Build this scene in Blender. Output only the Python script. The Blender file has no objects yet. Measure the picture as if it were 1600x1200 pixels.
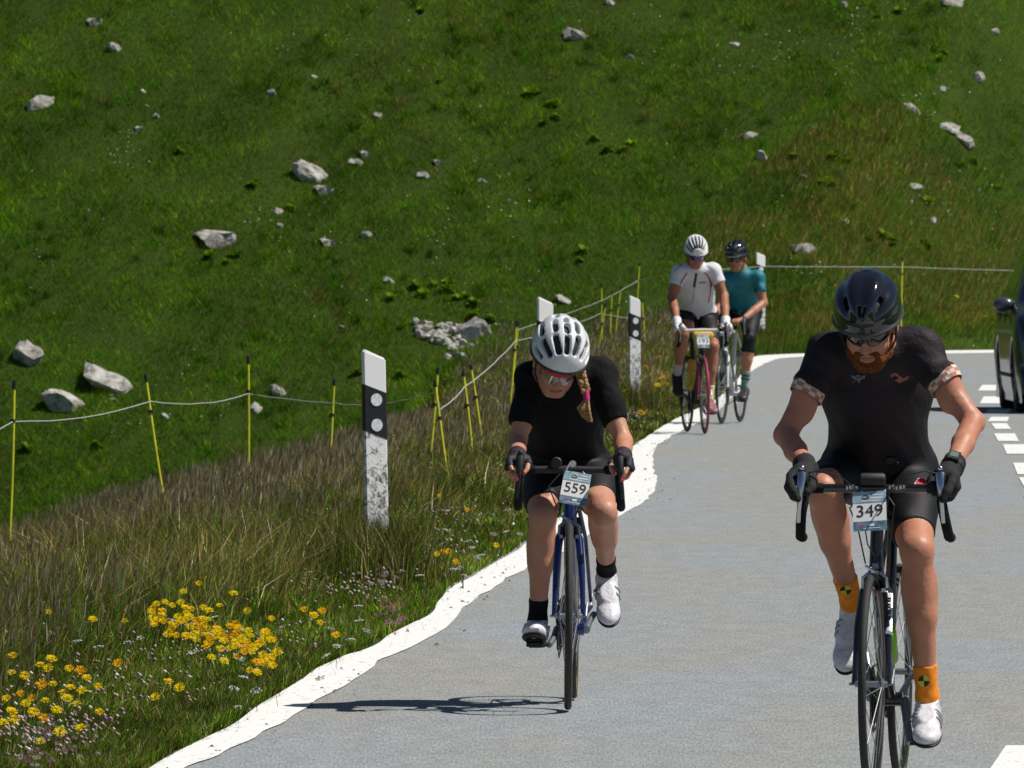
import bpy, math, random
import numpy as np
from mathutils import Vector, Matrix

# ------------------------------------------------------------------ camera, sky, sun, exposure
FPX, HY, CAMZ = 17000.0, 378.0, 1.68          # focal length in photo pixels, eye-level row, eye height
S = bpy.context.scene
cam_d = bpy.data.cameras.new('camera'); cam = bpy.data.objects.new('camera', cam_d)
S.collection.objects.link(cam); S.camera = cam
cam.location = (0, 0, CAMZ)
cam.rotation_euler = (math.radians(90) - math.atan((600 - HY) / FPX), 0, 0)
cam_d.sensor_width = 36; cam_d.lens = FPX / 1600 * 36
cam_d.clip_start = 0.5; cam_d.clip_end = 3000
cam_d.dof.use_dof = True; cam_d.dof.focus_distance = 36.5; cam_d.dof.aperture_fstop = 44
SUN = Vector((0.90, -0.06, 1.34)).normalized()
wd = bpy.data.worlds.new('World'); S.world = wd; wd.use_nodes = True
nt = wd.node_tree
sky = nt.nodes.new('ShaderNodeTexSky'); sky.sky_type = 'NISHITA'; sky.sun_disc = False
sky.sun_elevation = math.asin(SUN.z); sky.sun_rotation = math.atan2(SUN.x, SUN.y)
sky.altitude = 2000
nt.links.new(sky.outputs[0], nt.nodes['Background'].inputs[0])
nt.nodes['Background'].inputs[1].default_value = 0.05
sd = bpy.data.lights.new('sun', 'SUN'); sd.energy = 4.9; sd.angle = math.radians(0.5); sd.color = (1, .95, .87)
sun = bpy.data.objects.new('sun', sd); S.collection.objects.link(sun)
sun.rotation_euler = SUN.to_track_quat('Z', 'Y').to_euler(); sun.location = (30, 0, 60)
S.view_settings.view_transform = 'Standard'; S.view_settings.look = 'None'
S.view_settings.exposure = 0.0; S.view_settings.gamma = 1.0; S.view_settings.use_curve_mapping = False
S.cycles.use_denoising = True
S.cycles.max_bounces = 6

COL = S.collection
rng = np.random.default_rng(7)
random.seed(7)

# ------------------------------------------------------------------ mesh helpers
def mesh_from(name, V, F=None, quads=None, tris=None, smooth=True):
    """V (n,3); faces as a list F or as int arrays quads (m,4) / tris (m,3)."""
    me = bpy.data.meshes.new(name)
    V = np.asarray(V, dtype=np.float32)
    if F is not None:
        me.from_pydata([tuple(map(float, v)) for v in V], [], [tuple(int(i) for i in f) for f in F])
    else:
        q = np.zeros((0, 4), int) if quads is None else quads
        t = np.zeros((0, 3), int) if tris is None else tris
        me.vertices.add(len(V)); me.vertices.foreach_set('co', V.ravel())
        loops = np.concatenate([q.ravel(), t.ravel()]).astype(np.int32)
        me.loops.add(len(loops)); me.loops.foreach_set('vertex_index', loops)
        starts = np.concatenate([np.arange(len(q)) * 4, len(q) * 4 + np.arange(len(t)) * 3]).astype(np.int32)
        me.polygons.add(len(starts)); me.polygons.foreach_set('loop_start', starts)
        me.update(calc_edges=True); me.validate()
    if smooth:
        me.polygons.foreach_set('use_smooth', np.ones(len(me.polygons), dtype=bool))
    me.update()
    return me

def link(name, me, mat=None, parent=None):
    o = bpy.data.objects.new(name, me); COL.objects.link(o)
    if me is not None and mat is not None and len(me.materials) == 0:
        me.materials.append(mat)
    if parent is not None: o.parent = parent
    return o

def tag(o, label=None, cat=None, group=None, kind=None):
    if label: o['label'] = label
    if cat: o['category'] = cat
    if group: o['group'] = group
    if kind: o['kind'] = kind
    return o

def empty(name, loc, rz=0, label=None, cat=None, group=None):
    o = bpy.data.objects.new(name, None); COL.objects.link(o)
    o.location = loc; o.rotation_euler = (0, 0, rz); o.empty_display_size = .1
    return tag(o, label, cat, group)

class MB:
    """collects simple shapes in one mesh"""
    def __init__(s): s.V = []; s.F = []; s.n = 0
    def add(s, V, F):
        V = np.asarray(V, float); s.V.append(V)
        s.F += [tuple(int(i) + s.n for i in f) for f in F]; s.n += len(V); return s
    def tube(s, pts, r, n=10, cap=True, flat=None):
        """tube through pts; r number or list; flat=(axis vector, factor) squashes sections"""
        P = np.asarray(pts, float); m = len(P)
        R = np.full(m, r, float) if np.isscalar(r) else np.asarray(r, float)
        T = np.gradient(P, axis=0); T /= np.linalg.norm(T, axis=1)[:, None] + 1e-12
        ref = np.array([0, 0, 1.]) if abs(T[0][2]) < .9 else np.array([1., 0, 0])
        V = []
        nrm = np.cross(T[0], ref); nrm /= np.linalg.norm(nrm)
        for i in range(m):
            nrm = nrm - T[i] * nrm.dot(T[i]); nrm /= np.linalg.norm(nrm) + 1e-12
            b = np.cross(T[i], nrm)
            a = np.arange(n) * 2 * np.pi / n
            ring = (np.cos(a)[:, None] * nrm + np.sin(a)[:, None] * b) * R[i]
            if flat is not None:
                ax = np.asarray(flat[0], float); ring = ring + np.outer(ring.dot(ax), ax) * (flat[1] - 1)
            V.append(P[i] + ring)
        F = [(i * n + j, i * n + (j + 1) % n, (i + 1) * n + (j + 1) % n, (i + 1) * n + j) for i in range(m - 1) for j in range(n)]
        if cap: F += [tuple(range(n))[::-1], tuple((m - 1) * n + j for j in range(n))]
        return s.add(np.concatenate(V), F)
    def box(s, c, h, M=None, bev=0.0):
        """box centred at c, half sizes h, rotation matrix M; bev trims the vertical edges"""
        sg = [(-1, -1, -1), (1, -1, -1), (1, 1, -1), (-1, 1, -1), (-1, -1, 1), (1, -1, 1), (1, 1, 1), (-1, 1, 1)]
        V = np.array(sg, float) * np.asarray(h, float)
        if M is not None: V = V @ np.asarray(M, float).T
        return s.add(V + np.asarray(c, float), [(0, 3, 2, 1), (4, 5, 6, 7), (0, 1, 5, 4), (1, 2, 6, 5), (2, 3, 7, 6), (3, 0, 4, 7)])
    def lathe(s, prof, c, axis='x', n=48, closed=True):
        """prof list of (axial, radius)"""
        m = len(prof); V = []
        for k in range(n):
            a = 2 * np.pi * k / n
            for (h, r) in prof:
                u, w = r * math.cos(a), r * math.sin(a)
                V.append({'x': (h, u, w), 'y': (u, h, w), 'z': (u, w, h)}[axis])
        F = []
        mm = m if closed else m - 1
        for k in range(n):
            for j in range(mm):
                a0 = k * m + j; a1 = k * m + (j + 1) % m; b0 = ((k + 1) % n) * m + j; b1 = ((k + 1) % n) * m + (j + 1) % m
                F.append((a0, b0, b1, a1))
        return s.add(np.array(V) + np.asarray(c, float), F)
    def disc(s, c, r, nrm=(0, -1, 0), n=20, th=.002):
        nv = np.asarray(nrm, float); nv /= np.linalg.norm(nv)
        return s.tube([np.asarray(c) - nv * th * .5, np.asarray(c) + nv * th * .5], r, n)
    def sphere(s, c, r, n=12, sc=(1, 1, 1)):
        V = []; F = []
        for i in range(n + 1):
            t = math.pi * i / n
            for j in range(2 * n):
                p = math.pi * j / n
                V.append((math.sin(t) * math.cos(p) * r * sc[0], math.sin(t) * math.sin(p) * r * sc[1], math.cos(t) * r * sc[2]))
        for i in range(n):
            for j in range(2 * n):
                F.append((i * 2 * n + j, (i + 1) * 2 * n + j, (i + 1) * 2 * n + (j + 1) % (2 * n), i * 2 * n + (j + 1) % (2 * n)))
        return s.add(np.array(V) + np.asarray(c, float), F)
    def xform(s, M, t=(0, 0, 0)):
        M = np.asarray(M, float); s.V = [v @ M.T + np.asarray(t, float) for v in s.V]; return s
    def mesh(s, name, smooth=True):
        return mesh_from(name, np.concatenate(s.V), s.F, smooth=smooth)
    def obj(s, name, mat, parent=None, smooth=True, angle=40):
        me = s.mesh(name, smooth)
        o = link(name, me, mat, parent)
        if smooth:
            try: me.set_sharp_from_angle(angle=math.radians(angle))
            except Exception: pass
        return o

# ------------------------------------------------------------------ materials
def mat(name, col, rough=.6, metal=0., spec=.5, noise=0., nscale=20., bump=0., bscale=60., coat=0., col2=None, detail=4., trans=0.):
    m = bpy.data.materials.new(name); m.use_nodes = True
    n = m.node_tree.nodes; l = m.node_tree.links; b = n['Principled BSDF']
    b.inputs['Base Color'].default_value = (*col, 1); b.inputs['Roughness'].default_value = rough
    b.inputs['Metallic'].default_value = metal; b.inputs['Specular IOR Level'].default_value = spec
    b.inputs['Coat Weight'].default_value = coat; b.inputs['Coat Roughness'].default_value = .06
    if trans: b.inputs['Transmission Weight'].default_value = trans
    tc = n.new('ShaderNodeTexCoord')
    if noise or col2:
        t = n.new('ShaderNodeTexNoise'); t.inputs['Scale'].default_value = nscale; t.inputs['Detail'].default_value = detail
        l.new(tc.outputs['Object'], t.inputs['Vector'])
        mx = n.new('ShaderNodeMix'); mx.data_type = 'RGBA'
        c2 = col2 if col2 else tuple(c * (1 - noise) for c in col)
        c1 = col if col2 else tuple(min(1, c * (1 + noise)) for c in col)
        mx.inputs['A'].default_value = (*c1, 1); mx.inputs['B'].default_value = (*c2, 1)
        r = n.new('ShaderNodeMapRange'); r.inputs['From Min'].default_value = .35; r.inputs['From Max'].default_value = .65
        l.new(t.outputs['Fac'], r.inputs['Value']); l.new(r.outputs[0], mx.inputs['Factor']); l.new(mx.outputs['Result'], b.inputs['Base Color'])
    if bump:
        t2 = n.new('ShaderNodeTexNoise'); t2.inputs['Scale'].default_value = bscale; t2.inputs['Detail'].default_value = 3
        l.new(tc.outputs['Object'], t2.inputs['Vector'])
        bp = n.new('ShaderNodeBump'); bp.inputs['Strength'].default_value = bump; bp.inputs['Distance'].default_value = .01
        l.new(t2.outputs['Fac'], bp.inputs['Height']); l.new(bp.outputs[0], b.inputs['Normal'])
    return m

def attr_mat(name, rough=.7, transl=.3):
    m = bpy.data.materials.new(name); m.use_nodes = True
    n = m.node_tree.nodes; l = m.node_tree.links; b = n['Principled BSDF']
    b.inputs['Roughness'].default_value = .9; b.inputs['Specular IOR Level'].default_value = .03
    a = n.new('ShaderNodeAttribute'); a.attribute_name = 'Col'
    l.new(a.outputs['Color'], b.inputs['Base Color'])
    if transl:
        tr = n.new('ShaderNodeBsdfTranslucent'); l.new(a.outputs['Color'], tr.inputs['Color'])
        ms = n.new('ShaderNodeMixShader'); ms.inputs[0].default_value = transl
        l.new(b.outputs[0], ms.inputs[1]); l.new(tr.outputs[0], ms.inputs[2])
        l.new(ms.outputs[0], n['Material Output'].inputs['Surface'])
    return m

def set_col(me, C):
    a = me.color_attributes.new('Col', 'FLOAT_COLOR', 'POINT')
    C4 = np.ones((len(C), 4), np.float32); C4[:, :3] = C
    a.data.foreach_set('color', C4.ravel())

# ------------------------------------------------------------------ numpy noise
_perm = np.random.default_rng(3).random((256, 256))
def vnoise(x, y, sc=1., seed=0):
    x = np.asarray(x) * sc + seed * 17.3; y = np.asarray(y) * sc + seed * 9.7
    xi = np.floor(x).astype(int); yi = np.floor(y).astype(int); fx = x - xi; fy = y - yi
    fx = fx * fx * (3 - 2 * fx); fy = fy * fy * (3 - 2 * fy)
    g = lambda a, b: _perm[a % 256, b % 256]
    return (g(xi, yi) * (1 - fx) + g(xi + 1, yi) * fx) * (1 - fy) + (g(xi, yi + 1) * (1 - fx) + g(xi + 1, yi + 1) * fx) * fy
def fbm(x, y, sc, seed=0, o=3):
    v = 0; a = 1; t = 0
    for i in range(o): v = v + a * vnoise(x, y, sc * 2 ** i, seed + i); t += a; a *= .5
    return v / t
def sstep(a, b, x):
    t = np.clip((x - a) / (b - a), 0, 1); return t * t * (3 - 2 * t)

# ------------------------------------------------------------------ road layout: points read off the road plane (z = 0)
def ground(px, py):
    s = (py - HY) / CAMZ; return np.array([(px - 800) / s, FPX / s])
outer_px = [(225, 1203), (285, 1172), (330, 1150), (365, 1136), (400, 1108), (423, 1094), (463, 1068), (495, 1047), (527, 1034), (545, 1024), (567, 1020), (595, 1000), (623, 989), (645, 975), (667, 966), (687, 945), (697, 925), (713, 913), (747, 897),
            (780, 877), (825, 850), (900, 790), (950, 735), (985, 700), (1010, 683), (1039, 664), (1072, 648), (1100, 634), (1129, 618), (1150, 596), (1168, 574)]
inner_px = [(290, 1203), (335, 1182), (380, 1162), (430, 1137), (462, 1117), (490, 1100), (513, 1087), (545, 1068), (570, 1053), (593, 1033), (620, 1020), (640, 1012), (663, 1000), (685, 989), (700, 976), (713, 962), (733, 942), (780, 916), (796, 901),
            (828, 888), (870, 868), (920, 838), (968, 808), (998, 792), (1018, 775), (1026, 760), (1025, 742), (1018, 722), (1022, 703), (1035, 690), (1060, 676), (1090, 662), (1132, 636), (1152, 608), (1172, 580)]
outer = [ground(*p) for p in outer_px] + [np.array(p) for p in [(3.45, 158), (3.75, 161.5), (4.6, 164), (6, 167), (8, 169.6), (10.5, 172), (14, 175), (20, 179), (30, 184), (60, 190)]]
inner = [ground(*p) for p in inner_px] + [np.array(p) for p in [(3.72, 155), (4.05, 158.2), (4.8, 160.3), (6.1, 162.9), (8.1, 165.4), (10.6, 168), (14.2, 171.2), (20.2, 175.4), (30.2, 180.4), (60, 186.5)]]
e0 = outer[0]; dirn = np.array([.045, 1.])
outer = [e0 - dirn * k for k in (90, 50, 20, 8, 3)] + outer
i0 = inner[0]; inner = [i0 - dirn * k for k in (90, 50, 20, 8, 3)] + inner
outer = np.array(outer); inner = np.array(inner)
# other side of the road (out of frame) and the road's far lane
right = [np.array(p) for p in [(-1.1 - 4 + 5.7, -55)]] 
right = [(outer[0][0] + 5.9, outer[0][1]), (4.7, 33), (5.6, 50), (6.3, 70), (7.2, 95), (8.2, 120), (9.4, 140), (11, 150), (14, 158), (20, 165), (30, 171), (60, 178)]
right = np.array(right, float)
def resample(P, step):
    d = np.r_[0, np.cumsum(np.linalg.norm(np.diff(P, axis=0), axis=1))]
    t = np.r_[np.arange(0, d[-1], step), d[-1]]
    return np.stack([np.interp(t, d, P[:, k]) for k in (0, 1)], 1)
def smooth_poly(P, it=1):
    for _ in range(it):
        Q = [P[0]]
        for a, b in zip(P[:-1], P[1:]): Q += [a * .75 + b * .25, a * .25 + b * .75]
        Q.append(P[-1]); P = np.array(Q)
    return P
outer_s = smooth_poly(outer, 2); inner_s = smooth_poly(inner, 2); right_s = smooth_poly(right, 2)

def seg_dist(X, Y, P):
    """signed distance to polyline: positive on its left side"""
    X = np.asarray(X, float); Y = np.asarray(Y, float); best = np.full(X.shape, 1e9); sg = np.ones(X.shape)
    for a, b in zip(P[:-1], P[1:]):
        dx, dy = b - a; L = dx * dx + dy * dy + 1e-12
        t = np.clip(((X - a[0]) * dx + (Y - a[1]) * dy) / L, 0, 1)
        ex = X - a[0] - t * dx; ey = Y - a[1] - t * dy; d = ex * ex + ey * ey
        c = dx * ey - dy * ex
        m = d < best; best = np.where(m, d, best); sg = np.where(m, np.sign(c), sg)
    return np.sqrt(best) * np.where(sg == 0, 1, sg)
# cached distance grids for speed
GX = np.arange(-14, 22.01, .1); GY = np.arange(24, 215.01, .25)
_gx, _gy = np.meshgrid(GX, GY, indexing='ij')
GU = seg_dist(_gx, _gy, resample(outer_s, .8))        # >0 : verge side of the left/outer edge
GR = seg_dist(_gx, _gy, resample(right_s, 3.))        # <0 : beyond the right edge
def grid_at(G, X, Y):
    fx = np.clip((np.asarray(X) - GX[0]) / .1, 0, len(GX) - 1.001); fy = np.clip((np.asarray(Y) - GY[0]) / .25, 0, len(GY) - 1.001)
    i = fx.astype(int); j = fy.astype(int); a = fx - i; b = fy - j
    return (G[i, j] * (1 - a) + G[i + 1, j] * a) * (1 - b) + (G[i, j + 1] * (1 - a) + G[i + 1, j + 1] * a) * b
def in_grid(X, Y): return (X > GX[0]) & (X < GX[-1]) & (Y > GY[0]) & (Y < GY[-1])
def U(X, Y):
    X = np.asarray(X, float); Y = np.asarray(Y, float); r = grid_at(GU, X, Y); m = ~in_grid(X, Y)
    if m.any(): r = np.array(r); r[m] = seg_dist(X[m], Y[m], resample(outer_s, 8.))
    return r
def UR(X, Y):
    X = np.asarray(X, float); Y = np.asarray(Y, float); r = grid_at(GR, X, Y); m = ~in_grid(X, Y)
    if m.any(): r = np.array(r); r[m] = seg_dist(X[m], Y[m], resample(right_s, 8.))
    return r
def terrain(X, Y):
    X = np.atleast_1d(np.asarray(X, float)); Y = np.atleast_1d(np.asarray(Y, float))
    u = U(X, Y); ur = UR(X, Y)
    crest = np.interp(Y, [20, 50, 82, 110, 135, 150, 162], [.02, .02, .05, .08, .16, .28, .42])
    zv = crest * sstep(.15, 1.4, u)
    fall = np.interp(Y, [20, 60, 110, 140, 152, 165], [.22, .22, .30, .42, .30, .0])
    left = sstep(5.5, 3.2, X)                                   # behind the bend the ground does not drop
    zv = zv - np.clip(u - 1.6, 0, 6.5) * fall * left - np.clip(u - 4.3, 0, 3.3) * 1.15 * left
    zv = zv + .04 * (fbm(X, Y, .9, 3) - .5) * sstep(.3, 1.2, u)
    zh = .34 + .60 * (Y - 168) + .04 * (X - 6) + .5 * (fbm(X, Y, .16, 5) - .5) + .22 * (fbm(X * .8 + Y * .6, Y - X * .3, .55, 9) - .5)
    uu = np.clip(u, 0, 50); cap = .26 * uu + 1.1 * np.clip(uu - 1.8, 0, 60); hh = np.clip(.5 + .5 * (cap - zh) / .4, 0, 1)
    zh = np.where(u > 0, cap * (1 - hh) + zh * hh - .4 * hh * (1 - hh), zh)
    k = .5; h = np.clip(.5 + .5 * (zh - zv) / k, 0, 1); z = zv * (1 - h) + zh * h + k * h * (1 - h)
    z = z - .125 * np.exp(-((zh - zv) / .5) ** 2) * 0
    road = sstep(0.05, -.1, u) * sstep(-.1, .05, ur)
    z = z * (1 - sstep(.35, .0, u) * (ur > -.2)) 
    z = np.where((u <= .02) & (ur > 0), -.03, z)
    zr = .05 - .10 * np.clip(-ur - .5, 0, 30)
    z = np.where(ur < -.02, np.where(u < 0, zr * sstep(0, -.6, ur) + 0.0, z), z)
    return z
def tz(x, y): return float(terrain([x], [y])[0])
def hit(px, py, y0=40., y1=200.):
    """point of the ground seen at a photo pixel (beyond y0)"""
    Y = np.arange(y0, y1, .05); X = (px - 800) * Y / FPX; Z = CAMZ - (py - HY) * Y / FPX
    T = terrain(X, Y); i = int(np.argmax(Z < T))
    return X[i], Y[i], T[i]
# ================================================================== GROUND
xs = np.unique(np.concatenate([np.linspace(-220, -14, 22), np.arange(-14, 18, .2), np.linspace(18, 260, 24)]))
ys = np.unique(np.concatenate([np.linspace(-90, 26, 20), np.arange(26, 205, .3), np.linspace(205, 700, 34)]))
gx, gy = np.meshgrid(xs, ys, indexing='ij'); gz = terrain(gx.ravel(), gy.ravel())
n1, n2 = len(xs), len(ys); idx = np.arange(n1 * n2).reshape(n1, n2)
q = np.stack([idx[:-1, :-1], idx[1:, :-1], idx[1:, 1:], idx[:-1, 1:]], -1).reshape(-1, 4)
def ground_mat():
    m = bpy.data.materials.new('meadow soil and turf'); m.use_nodes = True
    n = m.node_tree.nodes; l = m.node_tree.links; b = n['Principled BSDF']; b.inputs['Roughness'].default_value = .95
    b.inputs['Specular IOR Level'].default_value = .1
    tc = n.new('ShaderNodeTexCoord')
    t = n.new('ShaderNodeTexNoise'); t.inputs['Scale'].default_value = .9; t.inputs['Detail'].default_value = 6
    t2 = n.new('ShaderNodeTexNoise'); t2.inputs['Scale'].default_value = 14; t2.inputs['Detail'].default_value = 8
    for k in (t, t2): l.new(tc.outputs['Object'], k.inputs['Vector'])
    r = n.new('ShaderNodeValToRGB'); e = r.color_ramp.elements
    e[0].position = .3; e[0].color = (.014, .045, .003, 1); e[1].position = .7; e[1].color = (.040, .095, .006, 1)
    x = e.new(.5); x.color = (.036, .055, .008, 1)
    ad = n.new('ShaderNodeMath'); ad.operation = 'ADD'; mu = n.new('ShaderNodeMath'); mu.operation = 'MULTIPLY'; mu.inputs[1].default_value = .5
    l.new(t.outputs['Fac'], ad.inputs[0]); l.new(t2.outputs['Fac'], ad.inputs[1]); l.new(ad.outputs[0], mu.inputs[0]); l.new(mu.outputs[0], r.inputs[0])
    l.new(r.outputs[0], b.inputs['Base Color'])
    return m
tag(link('ground', mesh_from('ground', np.stack([gx.ravel(), gy.ravel(), gz], 1), quads=q), ground_mat()), kind='structure')

def asphalt_mat():
    m = bpy.data.materials.new('worn grey asphalt'); m.use_nodes = True
    n = m.node_tree.nodes; l = m.node_tree.links; b = n['Principled BSDF']; b.inputs['Roughness'].default_value = .9
    b.inputs['Specular IOR Level'].default_value = .25
    tc = n.new('ShaderNodeTexCoord')
    def nz(s, d, rough=.5, st=(1, 1, 1)):
        mp = n.new('ShaderNodeMapping'); mp.inputs['Scale'].default_value = st; l.new(tc.outputs['Object'], mp.inputs[0])
        t = n.new('ShaderNodeTexNoise'); t.inputs['Scale'].default_value = s; t.inputs['Detail'].default_value = d; t.inputs['Roughness'].default_value = rough
        l.new(mp.outputs[0], t.inputs['Vector']); return t.outputs['Fac']
    big = nz(.8, 3, .5, (1, .25, 1)); fine = nz(125, 2, .65, (1, .055, 1)); mid = nz(9, 4, .6, (1, .2, 1))
    r = n.new('ShaderNodeValToRGB'); e = r.color_ramp.elements
    e[0].position = .35; e[0].color = (.275, .277, .262, 1); e[1].position = .65; e[1].color = (.262, .287, .305, 1); l.new(big, r.inputs[0])
    r2 = n.new('ShaderNodeMapRange'); r2.inputs['From Min'].default_value = .3; r2.inputs['From Max'].default_value = .7; r2.inputs['To Min'].default_value = .72; r2.inputs['To Max'].default_value = 1.32; l.new(fine, r2.inputs[0])
    r3 = n.new('ShaderNodeMapRange'); r3.inputs['From Min'].default_value = .3; r3.inputs['From Max'].default_value = .7; r3.inputs['To Min'].default_value = .9; r3.inputs['To Max'].default_value = 1.08; l.new(mid, r3.inputs[0])
    mm = n.new('ShaderNodeMath'); mm.operation = 'MULTIPLY'; l.new(r2.outputs[0], mm.inputs[0]); l.new(r3.outputs[0], mm.inputs[1])
    vm = n.new('ShaderNodeVectorMath'); vm.operation = 'SCALE'; l.new(r.outputs[0], vm.inputs[0]); l.new(mm.outputs[0], vm.inputs['Scale'])
    l.new(vm.outputs[0], b.inputs['Base Color'])
    return m
M_asph = asphalt_mat()
# road sheet between the outer edge (plus a ragged gravelly fringe) and the right edge
def strip(A, B, z, n=None, cols=None):
    n = n or 400
    def rs(P):
        d = np.r_[0, np.cumsum(np.linalg.norm(np.diff(P, axis=0), axis=1))]; t = np.linspace(0, d[-1], n)
        return np.stack([np.interp(t, d, P[:, k]) for k in (0, 1)], 1)
    A = rs(A); B = rs(B); V = np.concatenate([np.c_[A, np.full(n, z)], np.c_[B, np.full(n, z)]])
    i = np.arange(n - 1); return V, np.stack([i, i + n, i + n + 1, i + 1], 1)
def offset_poly(P, d):
    T = np.gradient(P, axis=0); T /= np.linalg.norm(T, axis=1)[:, None]; N = np.stack([-T[:, 1], T[:, 0]], 1); return P + N * (d[:, None] if hasattr(d, '__len__') else d)
oo = resample(outer_s, .4)
fr = -.02 + .06 * vnoise(oo[:, 1], oo[:, 0], .35, 4) * vnoise(oo[:, 1], oo[:, 0], 1.3, 5)
k0 = np.exp(-((oo[:, 1] - 59.5) / 4.) ** 2) * .22
oedge = offset_poly(oo, fr + k0)
# triangulate: outer edge vs right edge through matching by arc fraction
Vr, Fr = strip(oedge, right_s, 0.0, 900)
tag(link('road', mesh_from('road', Vr, quads=Fr[:, ::-1], smooth=False), M_asph), kind='structure')

def paint_mat(dirt=.5):
    m = mat('white road paint', (.78, .78, .76), .75)
    n = m.node_tree.nodes; l = m.node_tree.links; b = n['Principled BSDF']
    tc = n.new('ShaderNodeTexCoord'); mp = n.new('ShaderNodeMapping'); mp.inputs['Scale'].default_value = (1, .2, 1); l.new(tc.outputs['Object'], mp.inputs[0])
    t = n.new('ShaderNodeTexNoise'); t.inputs['Scale'].default_value = 26; t.inputs['Detail'].default_value = 6; t.inputs['Roughness'].default_value = .75; l.new(mp.outputs[0], t.inputs['Vector'])
    r = n.new('ShaderNodeValToRGB'); e = r.color_ramp.elements; e[0].position = .31; e[0].color = (.24, .23, .21, 1); e[1].position = .42; e[1].color = (.80, .80, .78, 1)
    l.new(t.outputs['Fac'], r.inputs[0]); l.new(r.outputs[0], b.inputs['Base Color']); return m
M_paint = paint_mat()
# edge line: both sides follow the wavy hand-painted border
cells = MB()
def paired(A, B, za=.005):
    """strip between polylines A and B that run side by side, matched by nearest depth / order"""
    return strip(A, B, za, 700)
Ai = resample(outer_s, .25); Bi = resample(inner_s, .25)
jit = (vnoise(Bi[:, 1], Bi[:, 0], 1.6, 11) - .5) * .03; Bi = offset_poly(Bi, jit)
Ai = offset_poly(Ai, (vnoise(Ai[:, 1], Ai[:, 0], .8, 12) - .5) * .03)
# match by common parameter: arc length fraction is uneven, so match every A point to the nearest B point, monotonic
j = 0; match = []
for a in Ai:
    while j + 1 < len(Bi) and np.linalg.norm(Bi[j + 1] - a) <= np.linalg.norm(Bi[j] - a): j += 1
    match.append(j)
Bm = Bi[match]
n = len(Ai); V = np.concatenate([np.c_[Ai, np.full(n, .005)], np.c_[Bm, np.full(n, .005)]]); i = np.arange(n - 1)
tag(link('road_edge_line', mesh_from('edge_line', V, quads=np.stack([i, i + n, i + n + 1, i + 1], 1), smooth=False), M_paint), kind='structure')

# grit and crumbs lying along the edge line
X, Y = [], []
gi = rng.integers(0, len(Ai), 900); gt = rng.random(900) ** .5; GP = Ai[gi] * (1 - (gt * 1.3)[:, None]) + Bm[gi] * (gt * 1.3)[:, None] + rng.normal(0, .05, (900, 2)); GP = GP[(GP[:, 1] > 30) & (GP[:, 1] < 95)]
N = len(GP); rr_ = (.004 + .009 * rng.random(N) ** 3)[:, None, None]; off = np.array([(1, 0, 0), (0, 1.5, 0), (-1, 0, 0), (0, -1.5, 0), (0, 0, .9)]) 
V = np.c_[GP, np.full(N, .005)][:, None] + off[None] * rr_ * (.7 + .6 * rng.random((N, 5, 1))); b = np.arange(N)[:, None] * 5
tag(link('grit', mesh_from('grit', V.reshape(-1, 3), tris=np.concatenate([b + np.array(t) for t in [(0, 1, 4), (1, 2, 4), (2, 3, 4), (3, 0, 4)]]), smooth=False), mat('dark grit', (.11, .09, .07), .9)), 'dark grit and crumbs of soil along the white edge line', 'grit', kind='stuff')
# centre-line dashes: near/far row and left/right pixel of each
dashes = [((1527, 1545, 599), (1543, 1558, 611)), ]
dash_px = [  # (x left far, x right far, y far), (x left near, x right near, y near)
    (1535, 1568, 602, 1528, 1562, 611), (1537, 1572, 620, 1531, 1568, 631), (1545, 1582, 640, 1540, 1576, 646),
    (1549, 1577, 652, 1543, 1574, 659), (1549, 1573, 662, 1555, 1580, 671), (1553, 1586, 678, 1560, 1592, 690),
    (1567, 1607, 695, 1573, 1613, 710), (1583, 1628, 724, 1590, 1636, 742), (1572, 1650, 1167, 1540, 1625, 1215)]
for (a, b_, yf, c, d_, yn) in dash_px:
    p = [ground(a, yf), ground(b_, yf), ground(d_, yn), ground(c, yn)]
    V = [(*v, .005) for v in p]
    tag(link('lane_marking', mesh_from('dash', V, [(0, 3, 2, 1)], smooth=False), M_paint), kind='structure')
# dashes between the visible ones that lie right of the frame
for k in range(7):
    y = 42 + 5.4 * k; x = 1.95 + (y - 36) * .0405
    tag(link('lane_marking', mesh_from('dash', [(x, y, .005), (x + .2, y, .005), (x + .3, y + 3, .005), (x + .1, y + 3, .005)], [(0, 1, 2, 3)], smooth=False), M_paint), kind='structure')

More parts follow.
